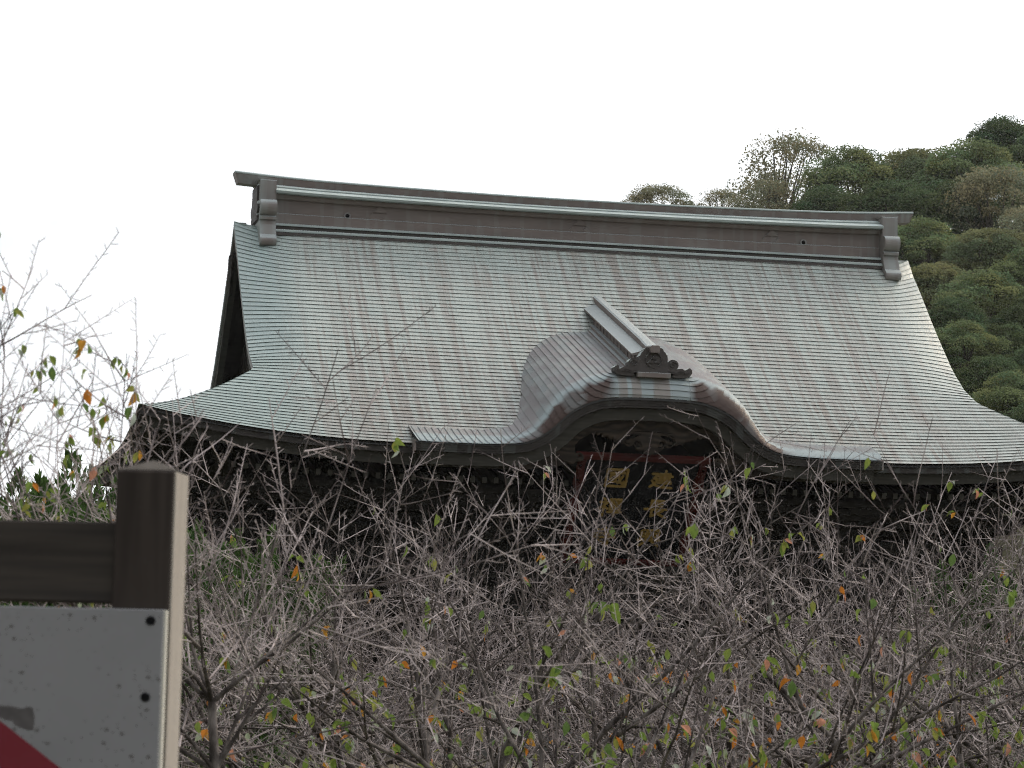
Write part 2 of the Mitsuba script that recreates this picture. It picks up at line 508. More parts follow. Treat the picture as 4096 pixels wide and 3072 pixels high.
eaves = add('eaves', (lambda m: (m.grid(np.stack([np.stack([eave_line('front', .5)[:, 0], eave_line('front', .5)[:, 1], eave_line('front', .5)[:, 2] - .42], -1),
                                                  np.stack([np.linspace(-7.6, 7.6, 61), np.full(61, -4.2), np.full(61, 7.25)], -1)], 1)), m.mesh())[1])(MB()), 'mat_wood_dark', gate)
so = MB()
for side, ax in (('front', 1), ('rear', 1), ('left', 0), ('right', 0)):
    e = eave_line(side, .48)
    if side == 'front':
        sel = np.abs(e[:, 0]) >= 2.6
    inner = e.copy()
    if ax == 1:
        inner[:, 0] *= 7.6 / (XC - .48); inner[:, 1] = math.copysign(4.2, e[0, 1])
    else:
        inner[:, 1] *= 4.2 / (YE - .48); inner[:, 0] = math.copysign(7.6, e[0, 0])
    inner[:, 2] = 7.2
    P = np.stack([e - [0, 0, .42], inner], 1)
    if side == 'front':
        so.grid(P[e[:, 0] <= -2.6]); so.grid(P[e[:, 0] >= 2.6])
    else:
        so.grid(P)
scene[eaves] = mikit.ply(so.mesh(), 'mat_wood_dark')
band('fascia_board', 'mat_fascia', 0.03, -0.20, -0.012, 0.22, eaves, sub=4, clip_arch=True)
band('eave_board', 'mat_hafu', 0.16, -0.45, -0.203, 0.20, eaves, clip_arch=True)
# base rafters with pale ends
raf = chamfer_box([-.06, 0, -.075], [.06, 2.3, .075], .006)
rend = chamfer_box([-.052, -.012, -.066], [.052, .02, .066], .004)
rp, rpe = mikit.ply(raf, 'mat_wood_dark'), mikit.ply(rend, 'mat_rafter_end')
for x in np.arange(-9.45, 9.5, 0.27):
    zz = 6.22 + float(upsweep(XC - abs(x), 0)) * .55
    tw = T().translate([float(x), -6.32, zz]).rotate([1, 0, 0], 14)
    kk = key_of('rafter', eaves); scene[kk] = {**rp, 'to_world': tw}
    ke = key_of('rafter_end', eaves); scene[ke] = {**rpe, 'to_world': tw}

# --- main ridge
def sagz(x, z):
    x = np.asarray(x, float); g = np.clip((z - 12.5) / 1.35, 0, 1)
    return z + g * (0.155 * ((x / 8.62) ** 2 - 0.40) + 0.045 * np.clip((np.abs(x) - 6.6) / 2.0, 0, 1) ** 1.5)


def ridge_run(name, prof, x0, x1, parent, n=41, mat_='mat_ridge', slant=0.0):
    prof = np.array(prof, float); mb = MB()
    xs = np.linspace(x0, x1, n); R = []
    for j, x in enumerate(xs):
        xx = np.full(len(prof), x)
        if slant and j in (0, n - 1):
            xx = xx + np.sign(x) * slant * (prof[:, 1] - prof[:, 1].min()) / np.ptp(prof[:, 1])
        R.append(np.stack([xx, prof[:, 0], sagz(xx, prof[:, 1])], -1))
    mb.loft(R)
    return add(name, mb.tm(), mat_, parent, smooth=20)


def sym(p):
    p = list(p)
    return [(-y, z) for y, z in p] + [(y, z) for y, z in reversed(p)]


ridge = ridge_run('ridge', sym([(.52, 12.30), (.46, 12.55), (.45, 12.90), (.42, 13.28), (.30, 13.40)]), -7.75, 7.75, gate)
lab(ridge, label='tall brown copper box ridge along the top of the roof')
ridge_run('base_ledge', sym([(.74, 12.36), (.74, 12.43), (.70, 12.44), (.50, 12.44)]), -7.72, 7.72, ridge, mat_='mat_dark_copper')  # base ledges dark: shade of the gaps between ledges put into the colour
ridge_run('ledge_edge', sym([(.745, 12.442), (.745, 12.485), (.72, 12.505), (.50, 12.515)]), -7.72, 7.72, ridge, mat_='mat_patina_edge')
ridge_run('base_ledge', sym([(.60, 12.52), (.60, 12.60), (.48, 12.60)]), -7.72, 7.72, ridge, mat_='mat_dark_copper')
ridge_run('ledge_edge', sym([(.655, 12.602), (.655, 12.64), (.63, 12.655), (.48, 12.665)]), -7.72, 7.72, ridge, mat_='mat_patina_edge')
ridge_run('lower_moulding', sym([(.50, 12.67), (.50, 12.90), (.48, 12.915), (.40, 12.915)]), -7.72, 7.72, ridge)
ridge_run('upper_moulding', sym([(.52, 13.24), (.56, 13.30), (.56, 13.345), (.3, 13.35)]), -7.72, 7.72, ridge)
ridge_run('overhang', sym([(.74, 13.352), (.76, 13.40), (.52, 13.49), (.30, 13.50)]), -7.74, 7.74, ridge, mat_='mat_patina_edge')
ridge_run('overhang', sym([(.47, 13.502), (.48, 13.53), (.26, 13.60), (.2, 13.60)]), -7.74, 7.74, ridge, mat_='mat_patina_edge')
cap = ridge_run('ridge_cap', sym([(.19, 13.56), (.25, 13.79), (.17, 13.815)]), -8.62, 8.62, ridge, slant=0.09)
ridge_run('cap_strip', sym([(.257, 13.775), (.262, 13.80), (.235, 13.822), (.17, 13.826)]), -8.70, 8.70, cap, mat_='mat_patina_edge')
for x in np.arange(-8.3, 8.4, 0.92):
    nb = trimesh.creation.icosphere(1, 0.022); nb.apply_translation([x, -.1, float(sagz(x, 13.82)) + .005]); add('rivet', nb, 'mat_ridge', cap)
# the three-triangle crests and the two round holes with rims
def tri(cx, cz, s):
    return Polygon([(cx - s, cz - s * .55), (cx + s, cz - s * .55), (cx, cz + s * .62)])


def to_front(mesh, y):
    """A mesh drawn in xy and extruded along +z, stood upright to face -y."""
    m = mesh.copy(); m.apply_transform([[1, 0, 0, 0], [0, 0, -1, y], [0, 1, 0, 0], [0, 0, 0, 1]]); return m


for x in (-5.14, -0.1, 4.89):
    zc = float(sagz(x, 13.06))
    cr = unary_union([tri(x, zc + .12, .17), tri(x - .18, zc - .09, .17), tri(x + .18, zc - .09, .17)])
    add('crest', to_front(bevelled(cr, .06, .012), -.42), 'mat_ridge', ridge)
for x in (-5.94, 5.71):
    zc = float(sagz(x, 12.96))
    ringp = Point(x, zc).buffer(.085).difference(Point(x, zc).buffer(.05))
    add('vent_rim', to_front(bevelled(ringp, .05, .008), -.44), 'mat_kara_sheet', ridge)
    add('vent_hole', to_front(extrude(Point(x, zc).buffer(.052), .02), -.445), 'mat_black', ridge)


# --- oni end ornaments of the main ridge, seen edge on
def scroll_outline():
    R = [(-.62, 13.74), (-.66, 13.70), (-.68, 13.60), (-.70, 13.20)]
    a = np.linspace(math.pi * .5, math.pi * 1.5, 14)
    R += [(-.76 - .17 * -math.cos(t) * 1.0, 13.02 + .19 * math.sin(t)) for t in a]
    R += [(-.78, 12.80), (-.82, 12.78), (-.82, 12.72), (-.76, 12.70), (-.78, 12.60), (-.90, 12.34)]
    a = np.linspace(math.pi * .6, math.pi * 1.6, 10)
    R += [(-.95 - .10 * -math.cos(t), 12.17 + .11 * math.sin(t)) for t in a]
    R += [(-.80, 12.08)]
    return R


oo = scroll_outline()
oni_poly = Polygon(oo + [(-y, z) for y, z in reversed(oo)]).buffer(0)
for s in (-1, 1):
    m = extrude(oni_poly, .40)
    v = m.vertices.copy(); m.vertices = np.stack([v[:, 2] - .20 + s * 7.93, v[:, 0], v[:, 1]], -1); m.fix_normals()
    oni = add('ridge_end_ornament', m, 'mat_ridge', gate, smooth=25)
    lab(oni, label=('scrolled copper end ornament at the left end of the ridge', 'scrolled copper end ornament at the right end of the ridge')[s > 0])
    inn = affinity.scale(oni_poly.intersection(sbox(-2, 12.6, 2, 13.8)), .74, .8)
    m = bevelled(inn, .06, .02); v = m.vertices.copy()
    m.vertices = np.stack([s * (8.12 + v[:, 2]), v[:, 0] , v[:, 1]], -1); m.fix_normals()
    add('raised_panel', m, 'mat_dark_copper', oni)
    mb = MB(); mb.box([s * 7.93 - .225, -.645, 13.70], [s * 7.93 + .225, .645, 13.765]); add('top_plate', mb.mesh(), 'mat_ridge', oni)

# --- gable walls and bargeboards on both ends
vyy = np.concatenate([-_vy[::-1], _vy[1:]]); vzz = np.concatenate([_vz[::-1], _vz[1:]])
for s in (-1, 1):
    prof = [(y, z - .12) for y, z in zip(vyy, vzz)]
    gp = Polygon(prof + [(YE - DJ, 8.0), (-(YE - DJ), 8.0)])
    m = extrude(gp, .12); v = m.vertices.copy(); m.vertices = np.stack([v[:, 2] + s * 7.95 - .06, v[:, 0], v[:, 1]], -1); m.fix_normals()
    gw = add('gable_wall', m, 'mat_wood_dark', gate)
    for y0 in np.arange(-4.2, 4.3, .7):
        zt_ = float(np.interp(abs(y0), _vy, _vz)) - .3
        if zt_ > 8.3:
            mb = MB(); mb.box([s * 8.015 - .03, y0 - .05, 8.05], [s * 8.015 + .03, y0 + .05, zt_]); add('lattice_post', mb.mesh(), 'mat_wood_dark', gw)
    for sy in (-1, 1):
        mb = MB(); R = []
        for y, z in zip(_vy, _vz):
            w_ = .50 + .16 * (y / 5) ** 2
            R.append([(s * XG - .05 * s, sy * y, z - .05), (s * XG - .05 * s, sy * y, z - w_), (s * XG - .21 * s, sy * y, z - w_), (s * XG - .21 * s, sy * y, z - .05)])
        mb.loft(R); bb = add('bargeboard', mb.mesh(), 'mat_hafu', gate)
        mb = MB(); R = []
        for y, z in zip(_vy, _vz):
            R.append([(s * XG - .0 * s, sy * y, z - .0), (s * XG - .0 * s, sy * y, z - .15), (s * XG - .30 * s, sy * y, z - .15), (s * XG - .30 * s, sy * y, z - .0)])
        mb.loft(R); add('verge_strip', mb.mesh(), 'mat_ridge', bb)
        mb = MB(); R = []
        for y, z in zip(_vy, _vz):
            R.append([(s * XG - .20 * s, sy * y, z - .155), (s * XG - .20 * s, sy * y, z - .20), (s * 7.9, sy * y, z - .20), (s * 7.9, sy * y, z - .155)])
        mb.loft(R); add('verge_soffit', mb.mesh(), 'mat_wood_dark', bb)
    pend = unary_union([Point(0, 11.55).buffer(.30), Point(-.28, 11.75).buffer(.2), Point(.28, 11.75).buffer(.2), Polygon([(-.16, 11.5), (.16, 11.5), (0, 10.9)])])
    m = bevelled(pend, .08, .02); v = m.vertices.copy(); m.vertices = np.stack([s * (XG - .02 + v[:, 2]), v[:, 0], v[:, 1]], -1); m.fix_normals()
    add('gable_pendant', m, 'mat_wood_dark', gate)

# ------------------------------------------------------------------ the curved gable
kara = None
# under-shell and bands along the arch
xx = np.concatenate([-_xs[::-1][::6], _xs[6::6]]); xx = np.linspace(-WK, WK, 181)
cz = C(xx)
dx = np.gradient(cz, xx); nrm = np.stack([dx, -np.ones_like(dx)], -1); nrm /= np.linalg.norm(nrm, axis=1, keepdims=True)     # pointing down


def arch_band(off0, off1, ya, yb, sel=slice(None)):
    """A ribbon between two offsets below the arch line."""
    mb = MB(); p0 = np.stack([xx, cz], -1)[sel] + nrm[sel] * off0; p1 = np.stack([xx, cz], -1)[sel] + nrm[sel] * off1
    R = [[(a[0], ya, a[1]), (b[0], ya, b[1]), (b[0], yb, b[1]), (a[0], yb, a[1])] for a, b in zip(p0, p1)]
    mb.loft(R); return mb


mb = MB()
ys = np.concatenate([-YF + 0.42 * (1 - np.cos(np.linspace(0, math.pi / 2, 7))), np.linspace(-7.3, -2.4, 30)])
X, Y = np.meshgrid(np.linspace(-WK, WK, 121), ys, indexing='ij')
Z = K(X, Y) - 0.03
MZ = main_z(Y)
G = np.stack([X, Y, Z], -1); ii = np.arange(G.shape[0] * G.shape[1]).reshape(G.shape[:2])
q = np.stack([ii[:-1, :-1], ii[1:, :-1], ii[1:, 1:], ii[:-1, 1:]], -1).reshape(-1, 4)
ok = (Z.ravel()[q] > MZ.ravel()[q] - 0.25).any(1)
mb.put(G.reshape(-1, 3), q[ok])
kara = add('curved_gable_roof', mb.mesh(), 'mat_underlay', gate)
lab(kara, label='curved copper gable roof rising from the middle of the front eave')

HALF = 0.84; YR = -7.40           # half width of the flat front, and where the courses turn round the ridge end
STK = 0.150
_ssx = np.interp(HALF, _xs, _cs)
# distance forward of YR along the surface at the centre, to turn arc length into y
_fy = np.linspace(YR, -YF, 60); _fz = K(0 * _fy, _fy)
_fd = np.concatenate([[0], np.cumsum(np.hypot(np.diff(_fy), np.diff(_fz)))]); DMAX = _fd[-1]
SMAX = _cs[-1] - _ssx


def kxy(x, yy, lift=0.0):
    """Point of the curved roof at x, y, lifted along the surface normal."""
    x, yy = np.broadcast_arrays(np.asarray(x, float), np.asarray(yy, float))
    yy = np.clip(yy, -YF + .0005, None)
    z = K(x, yy); e = 1e-3
    gx, gy = (K(x + e, yy) - K(x - e, yy)) / (2 * e), np.clip((K(x, yy + e) - K(x, yy)) / e, -3, 3)
    n = np.stack([-gx, -gy, np.ones_like(gx)], -1); n /= np.linalg.norm(n, axis=-1, keepdims=True)
    return np.stack([x, yy, z], -1) + n * lift


def s2x(S):
    return np.interp(np.asarray(S) + _ssx, _cs, _xs)


def d2y(D):
    return np.interp(np.clip(D, 0, DMAX), _fd, _fy)


def valley_y(S):
    """Where the curved roof runs into the main slope."""
    x = np.interp(S + _ssx, _cs, _xs)
    ys = np.linspace(-2.0, -YF + .05, 300)
    ok = K(np.full(300, x), ys) > main_z(ys) - 0.02
    return float(ys[np.argmax(ok)]) if ok.any() else -YF + .05


nq = int(math.ceil(SMAX / STK))
kmesh, ksid = [], 0


def ksheet(fn, uu, bonus=0.0):
    """One sheet; fn(u, j) = point on its under edge (0), raised lower edge (1), upper edge (2)."""
    global ksid
    V = np.array([[fn(u_, j) for u_ in uu] for j in range(3)])
    w = len(uu); g = np.arange(3 * w).reshape(3, w)
    qd = np.stack([g[:-1, :-1], g[:-1, 1:], g[1:, 1:], g[1:, :-1]], -1).reshape(-1, 4)
    ksid += 1
    uv = np.stack([np.tile(ksid + 0.02 + 0.96 * np.linspace(0, 1, w), 3), np.repeat([1.0, 1.0, 0.0], w)], -1)
    kmesh.append((V.reshape(-1, 3), qd, uv, abs(uu[-1] - uu[0]) + bonus))


for q_ in range(-3, nq):
    S0, S1 = q_ * STK, min((q_ + 1) * STK, SMAX)
    lines = [(S1 - .03, 0.0), (S1, .024), (S0 - .02, .002)]
    am = [math.pi / 2 if S0 - .02 <= DMAX else math.asin(DMAX / S_) for S_, _ in lines]
    vy0 = valley_y(S0 + .5 * STK)
    Ls = max(0.0, vy0 - YR) * 1.06
    La = am[1] * S1 if S1 > 1e-6 else 0.0
    tot = Ls + La
    if tot < 0.05: continue
    wid = 0.40
    cuts = np.arange(tot - (q_ % 2) * wid / 2, 0.08, -wid); cuts = np.concatenate([[0.0], cuts[::-1]])
    if tot - cuts[-1] > 0.07: cuts = np.append(cuts, tot)
    else: cuts[-1] = tot
    for sgn in (-1, 1):
        def fn(u_, j):
            S_, lift = lines[j]
            if u_ <= Ls:
                return kxy(s2x(S_), vy0 - u_ / 1.06, lift) * [sgn, 1, 1]
            f = min((u_ - Ls) / La, 1.0) * am[j]; S_ = max(S_, 0)
            return kxy(s2x(S_ * math.cos(f)), d2y(S_ * math.sin(f)), lift) * [sgn, 1, 1]
        for c0, c1 in zip(cuts[:-1], cuts[1:]):
            ksheet(fn, np.linspace(c0 + .001, c1 - .001, 7 if c1 > Ls else 3))
# flat front courses under the ridge end
for q_ in range(int(math.ceil(DMAX / STK))):
    D0, D1 = q_ * STK, min((q_ + 1) * STK, DMAX)
    cuts = np.linspace(-HALF, HALF, 5) + (q_ % 2) * .11; cuts[0], cuts[-1] = -HALF, HALF
    for c0, c1 in zip(cuts[:-1], cuts[1:]):
        ksheet(lambda u_, j: kxy(u_, d2y((max(D1 - .03, 0), D1, max(D0 - .02, 0))[j]), (0.0, .022 if D1 < DMAX - .01 else .003, .002)[j]), np.linspace(c0 + .001, c1 - .001, 3), 1.0)
kmesh.sort(key=lambda m: -m[3])
rest = MB()
for j, (v, f, uv, _) in enumerate(kmesh):
    if j < 300:
        add('copper_sheet', (v, f), 'mat_kara_sheet', kara, uv=uv)
    else:
        rest.put(v, f, uv)
if rest.v:
    k = add('small_copper_sheets', rest.mesh(), 'mat_kara_sheet', kara, uv=np.vstack(rest.uv)); lab(k, kind='stuff')
# layered edge, gable board, tympanum
for s_ in range(4):
    add('edge_layer', arch_band(0.002 + .05 * s_, .048 + .05 * s_, -YF + .02 + .014 * s_, -YF + .40).mesh(), 'mat_fascia', kara)
inner = slice(3, -3)
add('gable_board', arch_band(.205, .47, -YF + .17, -YF + .36, inner).mesh(), 'mat_hafu', kara)
# end faces of the wings, so that the curved roof has thickness at its tips
for s in (-1, 1):
    mb = MB(); mb.box([s * WK - .02, -YF + .02, 6.70], [s * WK + .02, -YF + .62, 6.945]); add('wing_end', mb.mesh(), 'mat_ridge', kara)

p1 = np.stack([xx, cz], -1) + nrm * .47
sel = np.abs(xx) < 3.35
board = Polygon([tuple(p) for p in p1[sel]] + [(2.75, 6.42), (2.1, 6.50), (1.75, 6.66), (1.50, 6.66), (1.42, 6.80), (-1.42, 6.80), (-1.50, 6.66), (-1.75, 6.66), (-2.1, 6.50), (-2.75, 6.42)]).buffer(0)
opening = unary_union([Polygon([(-1.50, 6.72), (-1.66, 6.86), (-1.66, 6.98), (-1.56, 7.10), (-1.35, 7.22), (-1.0, 7.30), (0, 7.34), (1.0, 7.30), (1.35, 7.22), (1.56, 7.10), (1.66, 6.98), (1.66, 6.86), (1.50, 6.72)])]).buffer(.04)
tym = board.difference(opening)
ty = to_front(extrude(tym, .10), -7.36)
add('tympanum_board', ty, 'mat_grain', kara)
ceil = MB()
ceil.put([[-3.2, -7.37, 7.0], [3.2, -7.37, 7.0], [3.2, -4.3, 7.9], [-3.2, -4.3, 7.9]], [[0, 1, 2, 3]])
# dark lining behind the arch: a shallow vault
mbv = arch_band(.30, .36, -7.38, -3.8, np.abs(xx) < 3.0); add('vault_lining', mbv.mesh(), 'mat_wood_dark', kara)
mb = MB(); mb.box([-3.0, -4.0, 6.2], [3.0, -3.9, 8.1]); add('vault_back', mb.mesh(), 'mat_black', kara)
for s in (-1, 1):
    ear = unary_union([Point(s * 1.60, 6.74).buffer(.10), Point(s * 1.78, 6.70).buffer(.13), Polygon([(s * 1.7, 6.6), (s * 2.2, 6.62), (s * 2.2, 6.86), (s * 1.7, 6.86)])])
    ear = ear.difference(Point(s * 1.61, 6.755).buffer(.035))
    add('carved_scroll', to_front(bevelled(ear, .10, .025), -7.40), 'mat_rafter_end' if False else 'mat_grain', kara)

# hanging cloud carving
def cloud(s):
    out = []
    pts_ = [(0.0, 7.00, .16), (.0, 7.14, .22), (.20, 7.06, .14), (.26, 7.14, .13), (.46, 7.14, .12), (.60, 7.17, .10), (.74, 7.20, .10), (.90, 7.24, .08), (1.04, 7.27, .07), (1.18, 7.29, .05)]
    out += [Point(s * x, z).buffer(r) for x, z, r in pts_]
    out += [Polygon([(0, 7.36), (s * 1.25, 7.34), (s * 1.0, 7.24), (s * .6, 7.14), (0, 7.06)])]
    return unary_union(out)


cl = cloud(1).union(cloud(-1))
for s in (-1, 1):
    for (x, z, r) in ((.27, 7.10, .085), (.50, 7.15, .08)):
        a = np.linspace(-2.2, 2.6, 24)
        spiral = LineString([(s * (x + r * (1 - i_ / 34) * math.cos(t)), z + r * (1 - i_ / 34) * math.sin(t)) for i_, t in enumerate(a)]).buffer(.013)
        cl = cl.difference(spiral)
    cl = cl.difference(affinity.rotate(affinity.scale(Point(s * .40, 7.245).buffer(.1), 1.5, .38), s * -14))
add('cloud_carving', to_front(bevelled(cl.buffer(-.004), .14, .03), -7.40), 'mat_grain', kara)

# --- the small ridge of the curved gable
kr = MB()
yv = np.linspace(-7.36, -2.05, 30)


def krun(name, prof, parent, mat_='mat_ridge', y0=-7.34, y1=-2.05, n=26, endtip=0.0):
    mb = MB(); R = []
    for y in np.linspace(y0, y1, n):
        zb_ = float(K(0, max(y, -7.40))) + .10 * min(y + 7.40, 0) - .03 * float(ss(-6.6, -7.4, y)) * endtip
        R.append([(x, y, zb_ + h) for x, h in prof])
    mb.loft(R); return add(name, mb.mesh(), mat_, parent)


def ksym(p):
    return [(x, h) for x, h in p] + [(-x, h) for x, h in reversed(p)]


kr = krun('small_ridge', ksym([(.30, -.12), (.28, .12), (.27, .40)]), gate)
lab(kr, label='short copper ridge running up from the curved gable into the main roof')
krun('base_step', ksym([(.46, -.15), (.46, .05), (.30, .06)]), kr)
krun('base_step', ksym([(.38, .07), (.38, .13), (.29, .14)]), kr)
krun('overhang', ksym([(.42, .385), (.42, .42), (.14, .50), (.08, .51)]), kr)
krun('ridge_cap', ksym([(.10, .50), (.11, .64), (.07, .665)]), kr, y0=-7.86, endtip=1.0)
for y in np.arange(-7.1, -2.6, .34):
    zb_ = float(K(0, y))
    for s in (-1, 1):
        mb = MB(); mb.box([s * .285 - .012, y - .012, zb_ + .14], [s * .285 + .012, y + .012, zb_ + .39]); add('seam', mb.mesh(), 'mat_ridge', kr)

# ornament at its front end
def mirror(pl):
    return pl.union(affinity.scale(pl, -1, 1, origin=(0, 0)))


half = unary_union([Polygon([(0, 0), (.37, 0), (.36, .46), (.335, .50), (.30, .575), (.26, .60), (.24, .66), (.20, .69), (0, .70)]),
                    Point(.50, .25).buffer(.145), Polygon([(.30, 0), (.55, .02), (.60, .14), (.34, .30)]),
                    Polygon([(.50, -.06), (.62, .14), (.74, .15), (.84, .09), (.90, .08), (.885, .15), (.93, .18), (.985, .13), (.985, .05), (.93, -.03), (.80, -.07), (.60, -.08)]).buffer(.012)])
outl = mirror(half).buffer(-.008).buffer(.008)
outl = affinity.scale(outl, .90, .84, origin=(0, 0)); OS = np.diag([.90, 1.0, .84, 1.0])
Z0 = 8.66; YO = -7.42
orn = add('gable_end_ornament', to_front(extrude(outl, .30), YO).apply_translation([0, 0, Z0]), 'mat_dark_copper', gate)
lab(orn, label='dark scrolled ornament with crest at the end of the curved gable ridge')
for s in (-1, 1):
    for (x, z, r) in ((.50, .25, .10),):
        a = np.linspace(0.3, 7.5, 40)
        sp = LineString([(s * (x + r * (1 - i_ / 48) * math.cos(t)), z + r * (1 - i_ / 48) * math.sin(t)) for i_, t in enumerate(a)]).buffer(.013)
        add('scroll_relief', to_front(bevelled(sp, .03, .008), YO - .298).apply_transform(OS).apply_translation([0, 0, Z0]), 'mat_dark_copper', orn)
    for z in (0.0, .05):
        sp = LineString([(s * .42, .03 + z), (s * .56, .0 + z), (s * .70, .05 + z * .9), (s * .84, .02 + z * .6), (s * .93, .05 + z * .4)]).buffer(.012)
        add('wave_relief', to_front(bevelled(sp, .03, .008), YO - .298).apply_transform(OS).apply_translation([0, 0, Z0]), 'mat_dark_copper', orn)
ring = Point(0, .36).buffer(.215).difference(Point(0, .36).buffer(.185))
add('crest_ring', to_front(bevelled(ring, .03, .01), YO - .298).apply_transform(OS).apply_translation([0, 0, Z0]), 'mat_dark_copper', orn)
cr = unary_union([tri(0, .42, .085), tri(-.09, .315, .085), tri(.09, .315, .085)])
add('crest', to_front(bevelled(cr, .035, .01), YO - .298).apply_transform(OS).apply_translation([0, 0, Z0]), 'mat_dark_copper', orn)
add('base_plate', chamfer_box([-.38, YO - .40, Z0 - .10], [.38, YO - .02, Z0 + .012], .008), 'mat_ridge', orn)

# ------------------------------------------------------------------ body of the gate below the roof
mb = MB(); mb.box([-8.7, -4.6, .6], [8.7, 4.6, 7.0]); body = add('wall', mb.mesh(), 'mat_wood_dark', gate)  # storey below is open; its dark walls are added to cover bright sky
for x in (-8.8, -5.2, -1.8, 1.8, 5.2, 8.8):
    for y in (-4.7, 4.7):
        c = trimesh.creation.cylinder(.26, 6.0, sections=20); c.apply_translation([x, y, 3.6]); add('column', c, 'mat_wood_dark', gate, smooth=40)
for y in (-4.75, 4.75):
    mb = MB(); mb.box([-9.4, y - .14, 4.95], [9.4, y + .14, 5.22]); add('tie_beam', mb.mesh(), 'mat_wood_dark', gate)
brk = MB()
for k_, (w_, y0, z_) in enumerate(((.30, -.35, 5.26), (.60, -.8, 5.52), (.66, -1.3, 5.78))):
    brk.box([-w_, y0, z_], [w_, y0 + .16, z_ + .12]); brk.box([-.09, y0 - .1, z_ + .001], [.09, .1, z_ + .119])
    for xb in (-w_ + .1, 0, w_ - .1):
        brk.box([xb - .11, y0 - .04, z_ + .122], [xb + .11, y0 + .2, z_ + .238])
bp = mikit.ply(brk.mesh(), 'mat_wood_dark')
for x in np.arange(-8.8, 8.9, 1.76):
    kk = key_of('bracket_set', gate); scene[kk] = {**bp, 'to_world': T().translate([float(x), -4.75, 0])}
for s in (-1, 1):
    for y in (-4.7, -2.35, 0, 2.35, 4.7):
        kk = key_of('bracket_set', gate); scene[kk] = {**bp, 'to_world': T().translate([8.8 * s, y, 0]).rotate([0, 0, 1], 90.0 * s)}
for y_, z_ in ((-5.6, 5.66), (-6.1, 5.94)):
    mb = MB(); mb.box([-9.6, y_ - .07, z_], [9.6, y_ + .07, z_ + .13]); add('bracket_purlin', mb.mesh(), 'mat_wood_dark', gate)
mb = MB()
for z_ in (3.75, 4.05, 4.35): mb.box([-9.9, -5.85, z_], [9.9, -5.75, z_ + .09])
bal = add('balcony_rail', mb.mesh(), 'mat_wood_dark', gate)
for x in np.arange(-9.8, 9.9, 1.4):
    mb = MB(); mb.box([x - .05, -5.845, 3.4], [x + .05, -5.755, 4.55]); add('rail_post', mb.mesh(), 'mat_wood_dark', bal)
mb = MB(); mb.box([-10.0, -6.0, 3.22], [10.0, -4.5, 3.38]); add('balcony_floor', mb.mesh(), 'mat_wood_dark', gate)
mat('mat_stone', mikit.proc(lambda p, n, uv: mix((0.07, 0.068, 0.062), (0.12, 0.115, 0.105), fbm(p.x * 2, p.y * 2, p.z * 2, 4))), 0.9, 0.1)
mb = MB(); mb.box([-10.4, -6.4, -.2], [10.4, 6.4, .6]); add('stone_base', mb.mesh(), 'mat_stone', gate)

# ------------------------------------------------------------------ signboard with gold characters
STROKES = {
    'a': [[(.40, .80), (.82, .80)], [(.34, .68), (.92, .68)], [(.40, .56), (.82, .56)], [(.81, .80), (.81, .56)], [(.38, .44), (.86, .44)], [(.34, .32), (.90, .32)], [(.61, .97), (.61, .20)],
          [(.06, .80), (.30, .80), (.14, .54), (.30, .52), (.22, .28), (.04, .10)], [(.08, .42), (.24, .20), (.50, .10), (.97, .06)]],
    'b': [[(.28, .95), (.28, .48)], [(.28, .94), (.80, .94)], [(.28, .80), (.76, .80)], [(.28, .65), (.76, .65)], [(.03, .48), (.97, .48)], [(.36, .48), (.34, .10), (.54, .20)], [(.82, .40), (.60, .27)], [(.48, .46), (.68, .2), (.97, .04)]],
    'c': [[(.24, .94), (.13, .86), (.13, .42)], [(.13, .74), (.28, .74)], [(.13, .58), (.28, .58)], [(.36, .92), (.36, .44)], [(.36, .92), (.64, .92), (.64, .44)], [(.43, .79), (.57, .79)],
          [(.44, .67), (.56, .67), (.56, .54), (.44, .54), (.44, .67)], [(.72, .92), (.89, .92), (.89, .42)], [(.72, .74), (.88, .74)], [(.72, .58), (.88, .58)], [(.03, .37), (.97, .37)], [(.36, .28), (.10, .06)], [(.64, .28), (.92, .06)]],
    'd': [[(.07, .95), (.93, .95), (.93, .05), (.07, .05), (.07, .95)], [(.20, .77), (.82, .77)], [(.24, .64), (.48, .64), (.48, .45), (.24, .45), (.24, .64)], [(.20, .26), (.52, .32)],
          [(.56, .88), (.60, .5), (.70, .26), (.81, .16), (.83, .30)], [(.76, .60), (.58, .22)], [(.68, .90), (.76, .84)]],
    'e': [[(.16, .97), (.26, .88)], [(.04, .77), (.36, .77), (.04, .42)], [(.21, .60), (.21, .03)], [(.24, .54), (.37, .42)], [(.46, .93), (.64, .93), (.64, .79), (.46, .79), (.46, .93)],
          [(.73, .93), (.92, .93), (.92, .79), (.73, .79), (.73, .93)], [(.48, .68), (.90, .68), (.90, .38), (.48, .38), (.48, .68)], [(.48, .53), (.90, .53)], [(.69, .68), (.69, .02)], [(.40, .24), (.98, .24)]],
    'f': [[(.18, .86), (.82, .86)], [(.5, .98), (.5, .66)], [(.04, .66), (.96, .66)], [(.08, .46), (.94, .46)], [(.68, .58), (.68, .06), (.54, .13)], [(.27, .33), (.39, .20)]]}
sb = thing('signboard', 'black temple signboard with gold characters and red frame under the curved gable', 'signboard')
BETA = math.radians(40)
sx, sdn = np.array([1., 0, 0]), np.array([0, math.sin(BETA), -math.cos(BETA)])
sn = np.cross(sx, -sdn); sn = np.array([0, -math.cos(BETA), -math.sin(BETA)])     # facing forward and down
SO = np.array([-0.03, -7.16, 6.84])
SM = frame(SO, sx, -sdn, sn)
if np.linalg.det(SM[:3, :3]) < 0:
    pass


def on_sign(m):
    m = m.copy(); m.apply_transform(SM); return m


